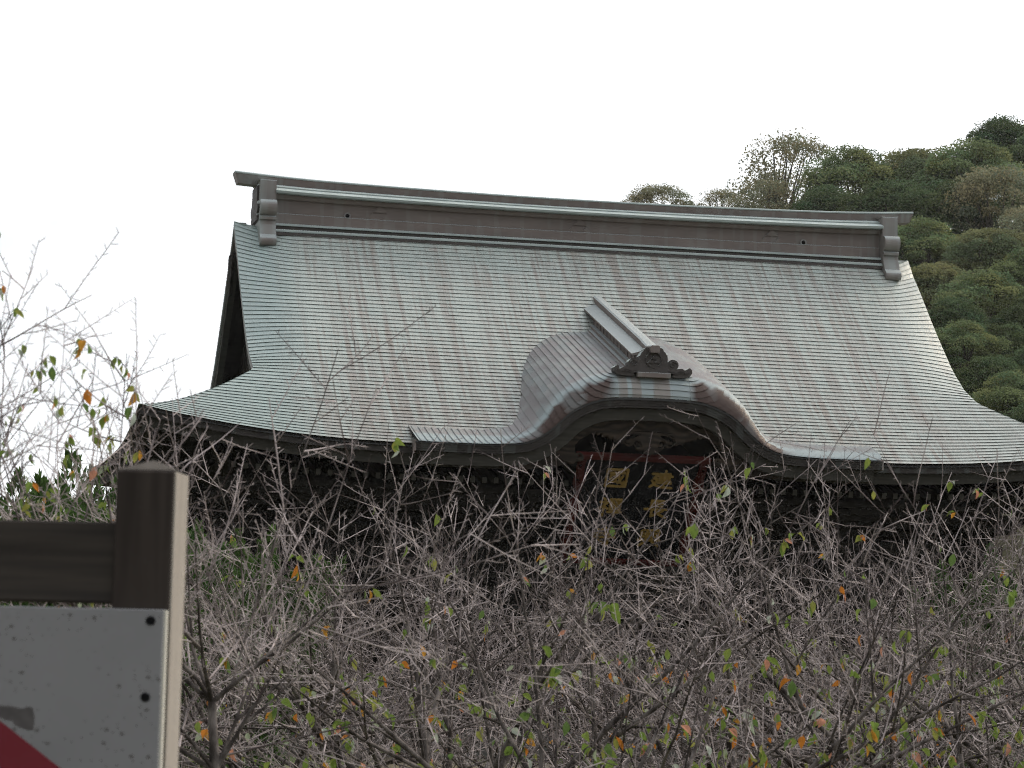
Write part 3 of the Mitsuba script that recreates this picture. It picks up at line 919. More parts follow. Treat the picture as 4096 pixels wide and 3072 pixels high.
add('board', on_sign(chamfer_box([-1.42, -2.95, -.08], [1.42, -.02, 0], .004)), 'mat_black', sb)
add('top_frame', on_sign(chamfer_box([-1.56, -.10, -.06], [1.56, .03, .09], .012)), 'mat_red', sb)
add('bottom_frame', on_sign(chamfer_box([-1.40, -3.05, -.06], [1.40, -2.92, .09], .012)), 'mat_red', sb)
for s in (-1, 1):
    t = np.linspace(0, 1, 60)
    wav = np.stack([s * (1.42 + .10 * np.abs(np.sin(t * 9.4)) + .03 * np.sin(t * 31)), -.1 - t * 2.85], -1)
    pl = Polygon([tuple(p) for p in wav] + [(s * 1.30 + s * .03 * math.sin(22 * v), -.1 - 2.85 * v) for v in t[::-1]]).buffer(0)
    for j in range(7):
        pl = pl.difference(Point(s * 1.43, -.3 - .4 * j).buffer(.045))
    add('side_frame', on_sign(bevelled(pl, .10, .03)), 'mat_red', sb)
SZ = .46
for col, names in ((.53, 'abc'), (-.53, 'def')):
    for r_, nme in enumerate(names):
        cx_, cy_ = col, -.62 - .83 * r_
        st = unary_union([LineString(s_).buffer(.052, cap_style=1) for s_ in STROKES[nme]])
        st = affinity.translate(affinity.scale(st, SZ * 1.18, SZ * 1.12, origin=(0, 0)), cx_ - SZ * .59, cy_ - SZ * .56)
        kk = add('gold_character', on_sign(bevelled(st, .035, .008)), 'mat_gold', sb)

# ------------------------------------------------------------------ ground and hill
def ground_fn(p, n, uv):
    k = fbm(p.x * .35, p.y * .35, 0.0, 4)
    return mix((0.10, 0.085, 0.06), (0.07, 0.085, 0.035), smoothstep(.4, .65, k)) * (0.8 + 0.4 * noise(p.x * 6, p.y * 6, 1.0))


mat('mat_ground', mikit.proc(ground_fn), 0.95, 0.05)
mat('mat_hill', mikit.proc(lambda p, n, uv: mix((0.030, 0.034, 0.018), (0.055, 0.05, 0.03), fbm(p.x * .4, p.y * .4, p.z * .4, 3))), 0.95, 0.05)
mb = MB()
gx = np.concatenate([[-1500, -700, -300], np.linspace(-120, 120, 61), [300, 700, 1500]]); gy = np.concatenate([[-600, -250], np.linspace(-120, 120, 61), [300, 700, 2500]])
X, Y = np.meshgrid(gx, gy, indexing='ij')
Zg = 0.12 * (meshkit.fbm(np.stack([X * .1, Y * .1, 0 * X], -1), 3, 2) - .5)
mb.grid(np.stack([X, Y, Zg], -1)); k = add('ground', mb.mesh(), 'mat_ground', smooth=True); lab(k, label='earth and thin grass under the trees', kind='structure')


def hill_z(x, y):
    dx_, dy_ = x - CAM[0], y - CAM[1]
    dist = np.hypot(dx_, dy_); az = np.degrees(np.arctan2(dx_, dy_))
    n = meshkit.fbm(np.stack([x * .03, y * .03, 0 * x], -1), 3, 8) - .5
    h = 40 * ss(95, 255, dist) ** 1.0 * ss(10.5, 19.5, az) * ss(62, 30, az) * ss(560, 300, dist)
    return h * (1 + .25 * n) - .3


dg, ag = np.meshgrid(np.linspace(92, 560, 70), np.radians(np.linspace(6, 62, 60)), indexing='ij')
hx, hy = CAM[0] + dg * np.sin(ag), CAM[1] + dg * np.cos(ag)
mb = MB(); mb.grid(np.stack([hx, hy, hill_z(hx, hy)], -1), flip=True)
k = add('hill', mb.mesh(), 'mat_hill', smooth=True); lab(k, label='wooded hillside rising behind the gate on the right', kind='structure')

# ------------------------------------------------------------------ vegetation helpers
def leaf_bsdf(name, tex, trans=0.5):
    scene[name] = {'type': 'principledthin', 'base_color': tex, 'roughness': 0.6, 'diff_trans': trans, 'spec_trans': 0.0}
    return name


VC = {'type': 'mesh_attribute', 'name': 'vertex_color'}
leaf_bsdf('mat_leaf', VC, 0.7)
leaf_bsdf('mat_foliage', VC, 0.6)
mat('mat_bark', mikit.proc(lambda p, n, uv: mix((0.038, 0.031, 0.028), (0.165, 0.143, 0.132), smoothstep(.35, .75, fbm(p.x * 25, p.y * 25, p.z * 9, 3)))), 0.85, 0.15)
mat('mat_twig', mikit.proc(lambda p, n, uv: mix((0.065, 0.046, 0.046), (0.46, 0.39, 0.383), smoothstep(.32, .72, fbm(p.x * 4, p.y * 4, p.z * 4, 2)))), 0.6, 0.3)
mat('mat_hill_bark', rgb(0.085, 0.078, 0.068), 0.9, 0.1)


class Tubes:
    def __init__(self):
        self.v, self.f, self.n = [], [], 0

    def add(self, p, r, k=3):
        p = np.asarray(p, float); r = np.asarray(r, float); m = len(p)
        t = np.empty_like(p); t[1:-1] = p[2:] - p[:-2]; t[0] = p[1] - p[0]; t[-1] = p[-1] - p[-2]
        t /= np.linalg.norm(t, axis=1, keepdims=True) + 1e-12
        a = np.array([0.31, 0.17, 0.93]) if abs(t[0, 2]) < .8 else np.array([.95, .1, .2])
        s = np.cross(t, a); s /= np.linalg.norm(s, axis=1, keepdims=True) + 1e-12
        b = np.cross(t, s)
        an = np.arange(k) * 2 * math.pi / k
        V = p[:, None] + r[:, None, None] * (np.cos(an)[None, :, None] * s[:, None] + np.sin(an)[None, :, None] * b[:, None])
        self.v.append(V.reshape(-1, 3))
        i = np.arange(m * k).reshape(m, k); j = np.roll(i, -1, 1)
        q = np.stack([i[:-1], j[:-1], j[1:], i[1:]], -1).reshape(-1, 4)
        self.f.append(np.vstack([q[:, [0, 1, 2]], q[:, [0, 2, 3]]]) + self.n); self.n += m * k

    def mesh(self):
        return np.vstack(self.v), np.vstack(self.f)


def unit(v):
    return v / (np.linalg.norm(v) + 1e-12)


def path(r, p, d, length, n, wob, trop):
    """A wandering shoot: n steps, each turned a little at random and upward by trop."""
    P = [p]; d = unit(d); st = length / n
    for _ in range(n):
        d = unit(d + wob * r.standard_normal(3) + np.array([0, 0, trop]))
        P.append(P[-1] + d * st)
    return np.array(P)


def turn(r, d, ang, up=0.0):
    a = unit(np.cross(d, r.standard_normal(3)))
    return unit(d * math.cos(ang) + a * math.sin(ang) + np.array([0, 0, up]))


def cherry(seed, H, R, limbs, spur, dens=1.0, trunk_h=None, thin=1.0, slim=1.0):
    """Bare cherry tree with a vase of limbs. Returns trunk, list of limb meshes, twig mesh, leaf sites (position, direction)."""
    r = np.random.default_rng(seed)
    th = trunk_h or max(.45, H * .20)
    rt = (.016 * H + .030) * slim
    tr = Tubes(); P = path(r, np.array([0, 0, -.1]), np.array([0, 0, 1.0]), th + .1, 6, .06 if slim > .8 else .13, 0.1)
    tr.add(P, np.linspace(rt * 1.3, rt * .66, len(P)), 9)
    top = P[-1]; limbm = []; tw = Tubes(); sites = []
    az0 = r.uniform(0, 6.28)
    if isinstance(limbs, int):
        spec = [(az0 + 6.283 * i / limbs + r.uniform(-.35, .35), math.radians(r.uniform(36, 60) if i % 2 else r.uniform(14, 36)), r.uniform(.8, 1.1)) for i in range(limbs)]
    else:
        spec = limbs

    def twigs_on(Q, rad0, along, lmin, lmax, t0=.08):
        L = np.linalg.norm(np.diff(Q, axis=0), axis=1); cum = np.concatenate([[0], np.cumsum(L)]); tot = cum[-1]
        s = tot * t0 + r.uniform(0, along)
        side = r.uniform(0, 6.28)
        while s < tot:
            j = min(np.searchsorted(cum, s) - 1, len(L) - 1); f = (s - cum[j]) / L[j]
            p0 = Q[j] * (1 - f) + Q[j + 1] * f; d = unit(Q[j + 1] - Q[j])
            ln = r.uniform(lmin, lmax) * (1 - .30 * s / tot)
            dd = turn(r, d, math.radians(r.uniform(32, 62)), .05)
            n_ = 4 if ln > .2 else 3
            W = path(r, p0, dd, ln, n_, .035, .02)
            tw.add(W, np.linspace(.0034, .0019, len(W)) * thin, 3)
            sites.append((W[-1], unit(W[-1] - W[-2]), s / tot)); sites.append((W[len(W) // 2], dd, s / tot))
            if spur:
                for w_ in np.arange(.03, ln, spur):
                    g = w_ / ln * (len(W) - 1); jj = int(g); pp = W[jj] + (W[jj + 1] - W[jj]) * (g - jj)
                    sd = turn(r, dd, math.radians(r.uniform(45, 80)), .25); le = r.uniform(.012, .04)
                    tw.add(np.array([pp, pp + sd * le * .7, pp + sd * le]), np.array([.0018, .0024, .0012]) * thin, 3)
            s += along * r.uniform(.5, 1.5) / dens

    def sub(Q, rad, depth, lmin, lmax, along):
        """Side branches of a limb, with their twigs."""
        L = np.linalg.norm(np.diff(Q, axis=0), axis=1); cum = np.concatenate([[0], np.cumsum(L)]); tot = cum[-1]
        s = tot * (.12 if depth else .18)
        while s < tot * .97:
            j = min(np.searchsorted(cum, s) - 1, len(L) - 1); j = max(j, 0); f = (s - cum[j]) / L[j]
            p0 = Q[j] * (1 - f) + Q[j + 1] * f; d = unit(Q[j + 1] - Q[j])
            ln = r.uniform(lmin, lmax) * (1 - .45 * s / tot)
            dd = turn(r, d, math.radians(r.uniform(34, 62)), .06)
            W = path(r, p0, dd, ln, 6, .038, .018)
            rr = max(.0036, rad * (1 - .75 * s / tot) * .44)
            (lt if rr > .005 else tw).add(W, rr + (.0024 * thin - rr) * np.linspace(0, 1, len(W)) ** .7, 4)
            twigs_on(W, rr, .105, .10, .60)
            if depth and ln > .8:
                sub(W, rr, 0, .3, .7, .3)
            s += along * r.uniform(.6, 1.4) / dens

    for az, el, lf in spec:
        ln = min(R / max(math.cos(el), .4), (H - th) / max(math.sin(el), .3)) * lf
        d = np.array([math.cos(el) * math.cos(az), math.cos(el) * math.sin(az), math.sin(el)])
        start = P[-1 - int(r.integers(0, 2))]
        Q = path(r, start, d, ln, 11, .055, .004)
        rad = rt * r.uniform(.36, .52)
        lt = Tubes(); lt.add(Q, .0022 + (rad - .003) * np.linspace(1, 0, len(Q)) ** 1.25, 7); limbm.append(lt)
        sub(Q, rad, 1, .7, 1.7, .22)
        twigs_on(Q, .006, .11, .10, .40, .45)
        # one fork
        j = int(r.integers(3, 6)); d2 = turn(r, unit(Q[j + 1] - Q[j]), math.radians(r.uniform(22, 38)), .12)
        Q2 = path(r, Q[j], d2, ln * (1 - j / 11) * r.uniform(.8, 1.05), 8, .055, .006)
        lt.add(Q2, .0022 + (rad * (1 - j / 11) ** 1.25 * .8) * np.linspace(1, 0, len(Q2)) ** 1.2, 6)
        sub(Q2, rad * .7, 1, .6, 1.5, .22)
        twigs_on(Q2, .006, .11, .10, .40, .35)
    return tr.mesh(), [l.mesh() for l in limbm], tw.mesh(), sites


def leaf_mesh(seed, L=.085, W=.040):
    """A drooping cherry leaf hanging from its stalk at the origin, folded on its midrib and curled."""
    r = np.random.default_rng(seed)
    t = np.linspace(0, 1, 6); w = W / 2 * np.array([.12, .72, 1.0, .86, .48, .02])
    bend = r.uniform(.4, 1.2); fold = r.uniform(.15, .6)
    a = bend * t
    x = np.concatenate([[0], np.cumsum(np.cos((a[:-1] + a[1:]) / 2) * L / 5)]); z = -np.concatenate([[0], np.cumsum(np.sin((a[:-1] + a[1:]) / 2) * L / 5)])
    V = []
    for i in range(6):
        V += [(x[i], -w[i], z[i] + fold * w[i]), (x[i], 0, z[i]), (x[i], w[i], z[i] + fold * w[i])]
    V = np.array(V) + [.014, 0, 0]
    F_ = []
    for i in range(5):
        for k in range(2):
            a_ = 3 * i + k; F_ += [(a_, a_ + 3, a_ + 4), (a_, a_ + 4, a_ + 1)]
    n0 = len(V)
    V = np.vstack([V, [[0, -.0012, 0], [0, .0012, 0], [.016, -.0012, 0], [.016, .0012, 0]]])
    F_ += [(n0, n0 + 2, n0 + 3), (n0, n0 + 3, n0 + 1)]
    return V, np.array(F_)


LEAF_COL = [(.16, .23, .05), (.20, .26, .06), (.12, .19, .055), (.27, .28, .07), (.46, .17, .03), (.52, .26, .045), (.42, .46, .38), (.36, .41, .28), (.50, .24, .16)]
LEAF_P = [.24, .20, .14, .13, .07, .05, .07, .06, .04]
leaf_ply = []
for s_ in range(3):
    for cidx, c in enumerate(LEAF_COL):
        V, F_ = leaf_mesh(40 + s_ * 9 + cidx, W=.036 + .006 * s_)
        rr = np.random.default_rng(s_ * 31 + cidx)
        col = np.array(c)[None] * (.85 + .3 * rr.random((len(V), 1)))
        leaf_ply.append((mikit.ply((V, F_), 'mat_leaf', color=np.clip(col, 0, 1)), V, F_, col))


def leaf_xf(r, p, d, size=1.0):
    """Placed at a twig, hanging outward and down."""
    az = math.atan2(d[1], d[0]) + r.uniform(-1.3, 1.3); pitch = r.uniform(10, 85)
    return T().translate([float(v) for v in p]).rotate([0, 0, 1], math.degrees(az)).rotate([0, 1, 0], pitch).rotate([1, 0, 0], r.uniform(-80, 80)).scale(float(r.uniform(.55, 1.0) * size))


# ------------------------------------------------------------------ cherry trees between the viewpoint and the gate
def plant(label, px, dist, topy, R, seed, limbs, spur, dens, nleaf, parts, rot=0.0, trunk_h=None, model=None, low=.22):
    pos = ground_pos(px, dist); H = height_at(px, topy, dist)
    t = thing('cherry_tree', label, 'tree', 'bare cherry trees in front of the gate')
    r = np.random.default_rng(seed + 500)
    if model is None:
        model = (H, cherry(seed, H, R, limbs, spur, dens, trunk_h, .70 if dist < 19 else .95, .36 if dist < 12 else .9))
    H0, (trunk, lm, tw, sites) = model
    sc = H / H0
    X = T().translate(pos.tolist()).rotate([0, 0, 1], rot).scale(float(sc))
    if 'ply' not in MODELS.setdefault(id(trunk), {}):
        MODELS[id(trunk)]['ply'] = (mikit.ply(trunk, 'mat_bark', smooth=True), [mikit.ply(l, 'mat_bark', smooth=True) for l in lm], mikit.ply(tw, 'mat_twig', smooth=True)); MODELS[id(trunk)]['hold'] = trunk
    pt, pl, pw = MODELS[id(trunk)]['ply']
    scene[key_of('trunk', t)] = {**pt, 'to_world': X}
    for l in pl:
        scene[key_of('limb', t)] = {**l, 'to_world': X}
    kt = key_of('twigs', t); scene[kt] = {**pw, 'to_world': X}; lab(kt, kind='stuff')
    M = np.array(X.matrix)
    # leaves: more of them low and inside than on the top shoots
    P = np.array([s[0] for s in sites]) @ M[:3, :3].T + M[:3, 3]; D = np.array([s[1] for s in sites]) @ M[:3, :3].T
    w = np.where(P[:, 2] < pos[2] + H * .68, 1.0, low)
    v = P - CAM; dep = v @ FW
    if dist < 12: w = np.where(F * (v @ RT) / dep < -1480, 3.0, w * .55)
    inx = np.abs(F * (v @ RT) / dep) < 2150; iny = np.abs(F * (v @ UP) / dep) < 1650
    w = w * (inx & iny & (dep > 1)); 
    if w.sum() <= 0: return model
    w /= w.sum()
    n = min(int(nleaf / 2.2), int((w > 0).sum()))
    idx = np.repeat(r.choice(len(P), n, replace=False, p=w), r.choice([1, 2, 3, 4], n, p=[.34, .28, .22, .16]))[:nleaf]
    P = P.copy()
    far = MB()
    for j, i_ in enumerate(idx):
        c = int(r.choice(len(LEAF_COL), p=LEAF_P)) + 9 * int(r.integers(0, 3))
        xf = leaf_xf(r, P[i_] - D[i_] * (r.uniform(0, .06)), D[i_], .72 if dist < 12 else 1.0)
        if j < parts:
            scene[key_of('leaf', t)] = {**leaf_ply[c][0], 'to_world': xf}
        else:
            m = np.array(xf.matrix); far.put(leaf_ply[c][1] @ m[:3, :3].T + m[:3, 3], leaf_ply[c][2], col=leaf_ply[c][3])
    if far.v:
        kf = key_of('leaves', t); scene[kf] = mikit.ply(far.mesh(), 'mat_leaf', color=np.vstack(far.col)); lab(kf, kind='stuff')
    return model


MODELS = {}
D2R = math.pi / 180
# directions of the limbs are (azimuth, elevation, length); azimuth 0 = to the right along the facade
near_left = [(2.94, 50 * D2R, 1.02), (2.8, 38 * D2R, 1.0), (3.2, 49 * D2R, .8), (2.2, 64 * D2R, .55), (.9, 56 * D2R, .5), (-.2, 38 * D2R, .45), (4.4, 50 * D2R, .5), (.3, 62 * D2R, .45), (2.6, 25 * D2R, .8)]
near_mid = [(2.9, 18 * D2R, .9), (.2, 16 * D2R, .9), (4.2, 22 * D2R, .9), (1.5, 24 * D2R, .8), (1.9, 70 * D2R, 1.0), (2.6, 50 * D2R, .95), (.6, 45 * D2R, 1.0), (3.6, 45 * D2R, .9), (5.2, 48 * D2R, .8), (1.2, 58 * D2R, .9), (-.2, 40 * D2R, 1.0)]
near_right = [(3.0, 15 * D2R, .9), (2.0, 20 * D2R, .8), (5.3, 22 * D2R, .8), (.4, 18 * D2R, .9), (.15, 33 * D2R, 1.15), (-.25, 42 * D2R, 1.0), (.8, 52 * D2R, .9), (2.4, 48 * D2R, .9), (1.6, 62 * D2R, .9), (3.4, 40 * D2R, .9), (4.7, 46 * D2R, .8)]
plant('nearest cherry tree at the left, its thin shoots rising against the white sky', 1000, 11.5, 1600, 1.7, 11, near_left, .03, .75, 280, 280, trunk_h=1.55, low=.08)
plant('cherry tree left of centre with a dark upright leader and nearly bare twigs', 1760, 17.0, 1880, 2.3, 12, near_mid, .05, .55, 300, 300)
plant('cherry tree right of centre with one long limb arching up to the right', 2420, 14.5, 2200, 2.3, 13, near_right, .05, .5, 300, 300)
plant('cherry tree at the right edge with yellowing leaves on its upper shoots', 3950, 17.5, 2060, 2.3, 14, 11, .05, .6, 300, 300)
m1 = plant('cherry tree just right of the wooden post with green and orange leaves', 1150, 21.0, 2060, 2.5, 15, 11, .07, .55, 260, 260)
m2 = plant('cherry tree standing in the second row before the signboard', 2900, 21.5, 2160, 2.7, 16, 11, .07, .55, 240, 240)
plant('cherry tree of the second row below the right eave', 3500, 25.0, 2130, 2.8, 17, 11, .09, .55, 200, 200)
plant('cherry tree of the second row below the left eave', 1950, 27.0, 2260, 2.8, 0, 7, .09, 1.0, 110, 110, 75, model=m1)
plant('low cherry tree at the far left edge beyond the rail', 150, 24.0, 2250, 2.4, 1, 7, .09, 1.0, 110, 110, 140, model=m2)
plant('cherry tree of the third row on the left before the dark eaves', 1350, 33.0, 2330, 2.8, 2, 7, .09, 1.0, 60, 60, 200, model=m2)
plant('cherry tree of the third row in the middle under the signboard', 2450, 34.0, 2340, 2.8, 3, 7, .09, 1.0, 60, 60, 20, model=m1)
plant('cherry tree of the third row on the right before the rafters', 3250, 35.0, 2330, 2.8, 4, 7, .09, 1.0, 60, 60, 300, model=m1)
plant('cherry tree of the third row at the right edge', 4080, 34.0, 2230, 2.8, 5, 7, .09, 1.0, 60, 60, 100, model=m2)
plant('cherry tree of the back row closest to the gate on the left', 1800, 45.0, 2400, 2.8, 6, 7, .09, 1.0, 40, 40, 260, model=m1)
plant('cherry tree of the back row closest to the gate in the middle', 2800, 46.0, 2400, 2.8, 7, 7, .09, 1.0, 40, 40, 170, model=m2)
plant('cherry tree of the back row closest to the gate on the right', 3700, 46.0, 2380, 2.8, 8, 7, .09, 1.0, 40, 40, 40, model=m1)
plant('cherry tree cut off by the right edge in the second row', 4420, 22.0, 2080, 2.7, 10, 7, .09, 1.0, 90, 90, 60, model=m1)
plant('cherry tree of the back row seen beside the green juniper', 900, 42.0, 2420, 2.6, 9, 7, .09, 1.0, 40, 40, 10, model=m2)


# ------------------------------------------------------------------ evergreen trees on the hill
def crown(seed, rad, hgt, lobes, leaves, size, col, sparse=0.0):
    """Crown of leaf clumps on lobes spread over a dome; returns mesh and vertex colours, and lobe centres."""
    r = np.random.default_rng(seed)
    V, Fc, Cc, cen = [], [], [], []
    for i_ in range(lobes):
        a = r.uniform(0, 6.283); u_ = r.uniform(-.55, 1.0); rr = math.sqrt(max(0, 1 - max(u_, 0) ** 2)) * r.uniform(.62, 1.0)
        cen.append((math.cos(a) * rr * rad * .88, math.sin(a) * rr * rad * .88, u_ * hgt * .84, r.choice([.16, .22, .30, .40]) * r.uniform(.85, 1.2) * rad))
    n_each = leaves // lobes
    for cx_, cy_, cz_, lr in cen:
        tone = r.uniform(.75, 1.25); hue = r.uniform(-1, 1)
        d = r.standard_normal((n_each, 3)); d /= np.linalg.norm(d, axis=1, keepdims=True)
        d[:, 2] = np.where(d[:, 2] < -.35, -d[:, 2], d[:, 2])
        rho = lr * (1 - np.abs(r.normal(0, .16, n_each))) * (1 + .75 * (meshkit.fbm(d * 2.1 + [cx_ * 9, cy_ * 9, cz_ * 9], 3, 4) - .5))
        p = np.array([cx_, cy_, cz_]) + d * rho[:, None] * [1, 1, .92]
        nn = d + .75 * r.standard_normal((n_each, 3)); nn /= np.linalg.norm(nn, axis=1, keepdims=True)
        a_ = np.cross(nn, r.standard_normal((n_each, 3))); a_ /= np.linalg.norm(a_, axis=1, keepdims=True); b_ = np.cross(nn, a_)
        s_ = size * r.uniform(.6, 1.35, (n_each, 1))
        q = np.stack([p - a_ * s_, p + b_ * s_ * .55, p + a_ * s_, p - b_ * s_ * .55], 1)
        V.append(q.reshape(-1, 3))
        c = np.array(col) * tone * (.8 + .4 * r.random((n_each, 1))) * np.array([1 + .16 * hue, 1, 1 - .1 * hue])
        Cc.append(np.repeat(c, 4, 0))
    V = np.vstack(V); n = len(V) // 4
    i4 = np.arange(n)[:, None] * 4
    Fc = np.vstack([i4 + [0, 1, 2], i4 + [0, 2, 3]])
    return V, Fc, np.clip(np.vstack(Cc), 0, 1), cen


def hill_trunk(seed, cen, base, rad):
    r = np.random.default_rng(seed); tb = Tubes()
    P = path(r, np.array([0, 0, base]), np.array([0, 0, 1.0]), -base * .75, 6, .08, .1); tb.add(P, np.linspace(rad * .09, rad * .05, len(P)), 7)
    br = Tubes()
    for c in cen[::2]:
        e = np.array(c[:3]); s_ = P[-1 - int(r.integers(0, 3))]
        m_ = (s_ + e) / 2 + r.standard_normal(3) * rad * .06 + [0, 0, -.1 * rad]
        t = np.linspace(0, 1, 6)[:, None]
        Q = (1 - t) ** 2 * s_ + 2 * t * (1 - t) * m_ + t * t * e
        br.add(Q, np.linspace(rad * .035, rad * .008, 6), 4)
    return tb.mesh(), br.mesh()


GREEN, OLIVE, DARK_SHADED, PALE_HAZED = (.165, .205, .100), (.205, .225, .118), (.095, .130, .066), (.25, .25, .16)  # darkest also carries hillside shade, palest the haze and backlight, in the leaf colour
KINDS = {}
for nme, args in {'shii': (60, 1.0, .90, 80, 34000, .026, GREEN), 'shii2': (61, 1.0, .85, 74, 34000, .027, OLIVE), 'oak_shaded': (62, 1.0, .95, 84, 34000, .026, DARK_SHADED), 'thin': (63, 1.0, 1.0, 90, 11000, .024, PALE_HAZED),
                  'autumn': (64, 1.0, .95, 50, 10500, .026, PALE_HAZED)}.items():
    V, Fc, Cc, cen = crown(*args)
    tb, br = hill_trunk(args[0], cen, -1.9, 1.0)
    KINDS[nme] = (mikit.ply((V, Fc), 'mat_foliage', color=Cc), mikit.ply(tb, 'mat_hill_bark', smooth=True), mikit.ply(br, 'mat_hill_bark', smooth=True))


def hill_tree(px, py, dist, wpx, kind, label, rot, asp=1.0):
    """Crown centred at a picture position, wpx wide there, standing on the hill."""
    d = ray_dir(px, py + (18 if py < 950 else 0)); d = d / math.hypot(d[0], d[1]); p = CAM + d * dist
    rad = wpx * (1.08 if py < 950 else 1.0) / F * dist / 2
    t = thing('evergreen_tree' if kind != 'autumn' else 'pale_tree', label, 'tree', 'trees on the hillside')
    X = T().translate([float(v) for v in p - [0, 0, .3 * rad]]).rotate([0, 0, 1], rot).scale([float(rad), float(rad), float(rad * asp)])
    c, tb, br = KINDS[kind]
    scene[key_of('crown', t)] = {**c, 'to_world': X}; scene[key_of('trunk', t)] = {**tb, 'to_world': X}; scene[key_of('branches', t)] = {**br, 'to_world': X}


HT = [
    (2650, 800, 245, 300, 'autumn', 'low pale tree on the skyline farthest left behind the ridge', 10, .8),
    (2900, 815, 250, 260, 'thin', 'small sparse tree on the skyline just above the ridge', 60, .8),
    (3170, 700, 240, 440, 'thin', 'tall see-through tree on the skyline left of the wooded mass', 100, 1.0),
    (3060, 800, 235, 330, 'thin', 'thin tree in front of the tall see-through skyline tree', 200, .8),
    (3420, 700, 232, 420, 'shii', 'rounded evergreen on the skyline right of the see-through tree', 20, .8),
    (3660, 700, 236, 470, 'shii2', 'broad flat topped evergreen on the middle of the skyline', 150, .8),
    (3900, 690, 230, 460, 'shii', 'evergreen on the skyline below the highest tree', 70, .8),
    (4020, 570, 238, 330, 'oak_shaded', 'highest tree on the skyline at the right edge', 40, .9),
    (4150, 610, 235, 330, 'shii', 'evergreen at the very right end of the skyline', 210, .9),
    (3330, 830, 222, 330, 'oak_shaded', 'dark evergreen directly above the right end of the ridge', 30, .8),
    (3560, 830, 218, 420, 'oak_shaded', 'dark evergreen right of the ridge tip', 120, .8),
    (3790, 830, 214, 420, 'oak_shaded', 'dark evergreen in the shade under the skyline', 300, .8),
    (4010, 790, 212, 440, 'autumn', 'pale green tree with visible grey branches near the right edge', 15, .9),
    (4130, 930, 205, 360, 'autumn', 'pale thin tree at the right edge under the skyline', 95, .9),
    (3700, 985, 190, 420, 'shii', 'bright green domed evergreen beside the right ridge ornament', 45, .75),
    (3960, 1000, 186, 400, 'shii2', 'olive domed evergreen at the right, third from the top', 170, .75),
    (4120, 1090, 180, 360, 'shii', 'evergreen cut by the right edge at the middle height', 250, .8),
    (3760, 1130, 172, 360, 'shii2', 'domed evergreen touching the upper right verge', 80, .75),
    (3960, 1190, 168, 460, 'shii', 'wide umbrella shaped evergreen on the right', 0, .7),
    (4130, 1280, 164, 340, 'oak_shaded', 'dark evergreen at the right edge beside the umbrella shaped one', 190, .8),
    (3800, 1290, 158, 320, 'oak_shaded', 'dark evergreen behind the middle of the right verge', 110, .85),
    (3870, 1370, 146, 300, 'shii', 'small domed evergreen beside the right verge', 33, .8),
    (4030, 1390, 150, 330, 'oak_shaded', 'dark evergreen with a bare grey branch beside it', 222, .8),
    (4130, 1470, 140, 300, 'oak_shaded', 'dark evergreen low at the right edge', 66, .8),
    (3960, 1530, 136, 330, 'oak_shaded', 'dark evergreen low behind the right hip', 140, .85),
    (4060, 1600, 128, 400, 'shii', 'lowest domed evergreen above the right hip', 280, .8),
    (4160, 1730, 122, 360, 'oak_shaded', 'lowest dark evergreen at the right edge', 20, .9),
    (4260, 800, 226, 460, 'shii', 'evergreen half cut off by the right edge, uppermost of those below the skyline', 130, .95),
    (4270, 1010, 205, 440, 'shii2', 'olive evergreen half cut off by the right edge beside the pale thin tree', 310, .95),
    (4270, 1210, 182, 440, 'oak_shaded', 'dark evergreen half cut off by the right edge at the middle height', 55, .95),
    (4280, 1420, 165, 440, 'shii', 'evergreen half cut off by the right edge beside the lower dark evergreens', 205, .95),
    (4290, 1640, 145, 440, 'oak_shaded', 'dark evergreen half cut off by the right edge above the hip end', 5, .95),
    (3850, 1470, 150, 260, 'oak_shaded', 'dark evergreen in the gap along the right verge', 20, .9),
]
for a in HT:
    hill_tree(*a)

# ------------------------------------------------------------------ junipers with flame shaped tips
def juniper(seed, h, w):
    r = np.random.default_rng(seed); V, Cc = [], []; n_all = 0
    tips = [(0, 0, h)] + [(r.normal(0, w * .38), r.normal(0, w * .38), h * r.uniform(.40, .93)) for _ in range(60)]
    for tx, ty, tz in tips:
        n = 420; t = r.random(n) ** .7
        base = np.array([tx * .55, ty * .55, max(tz - h * .55, .1)]); tip = np.array([tx * 1.15, ty * 1.15, tz])
        rad = .42 * w * (1 - t) ** .7 * .75 + .012
        a = r.uniform(0, 6.283, n)
        p = base + (tip - base) * t[:, None] + np.stack([np.cos(a) * rad, np.sin(a) * rad, r.normal(0, .05, n)], -1) * r.uniform(.7, 1.05, (n, 1))
        up = np.stack([np.cos(a) * .5, np.sin(a) * .5, np.ones(n)], -1) + .35 * r.standard_normal((n, 3)); up /= np.linalg.norm(up, axis=1, keepdims=True)
        sd = np.cross(up, r.standard_normal((n, 3))); sd /= np.linalg.norm(sd, axis=1, keepdims=True)
        s_ = r.uniform(.05, .12, (n, 1))
        V.append(np.stack([p - up * s_, p + sd * s_ * .3, p + up * s_, p - sd * s_ * .3], 1).reshape(-1, 3))
        Cc.append(np.repeat(np.array([.055, .112, .032]) * r.uniform(.6, 1.4, (n, 1)) * np.array([1 + .2 * r.random(), 1, 1]), 4, 0))
    V = np.vstack(V); i4 = np.arange(len(V) // 4)[:, None] * 4
    return V, np.vstack([i4 + [0, 1, 2], i4 + [0, 2, 3]]), np.vstack(Cc)


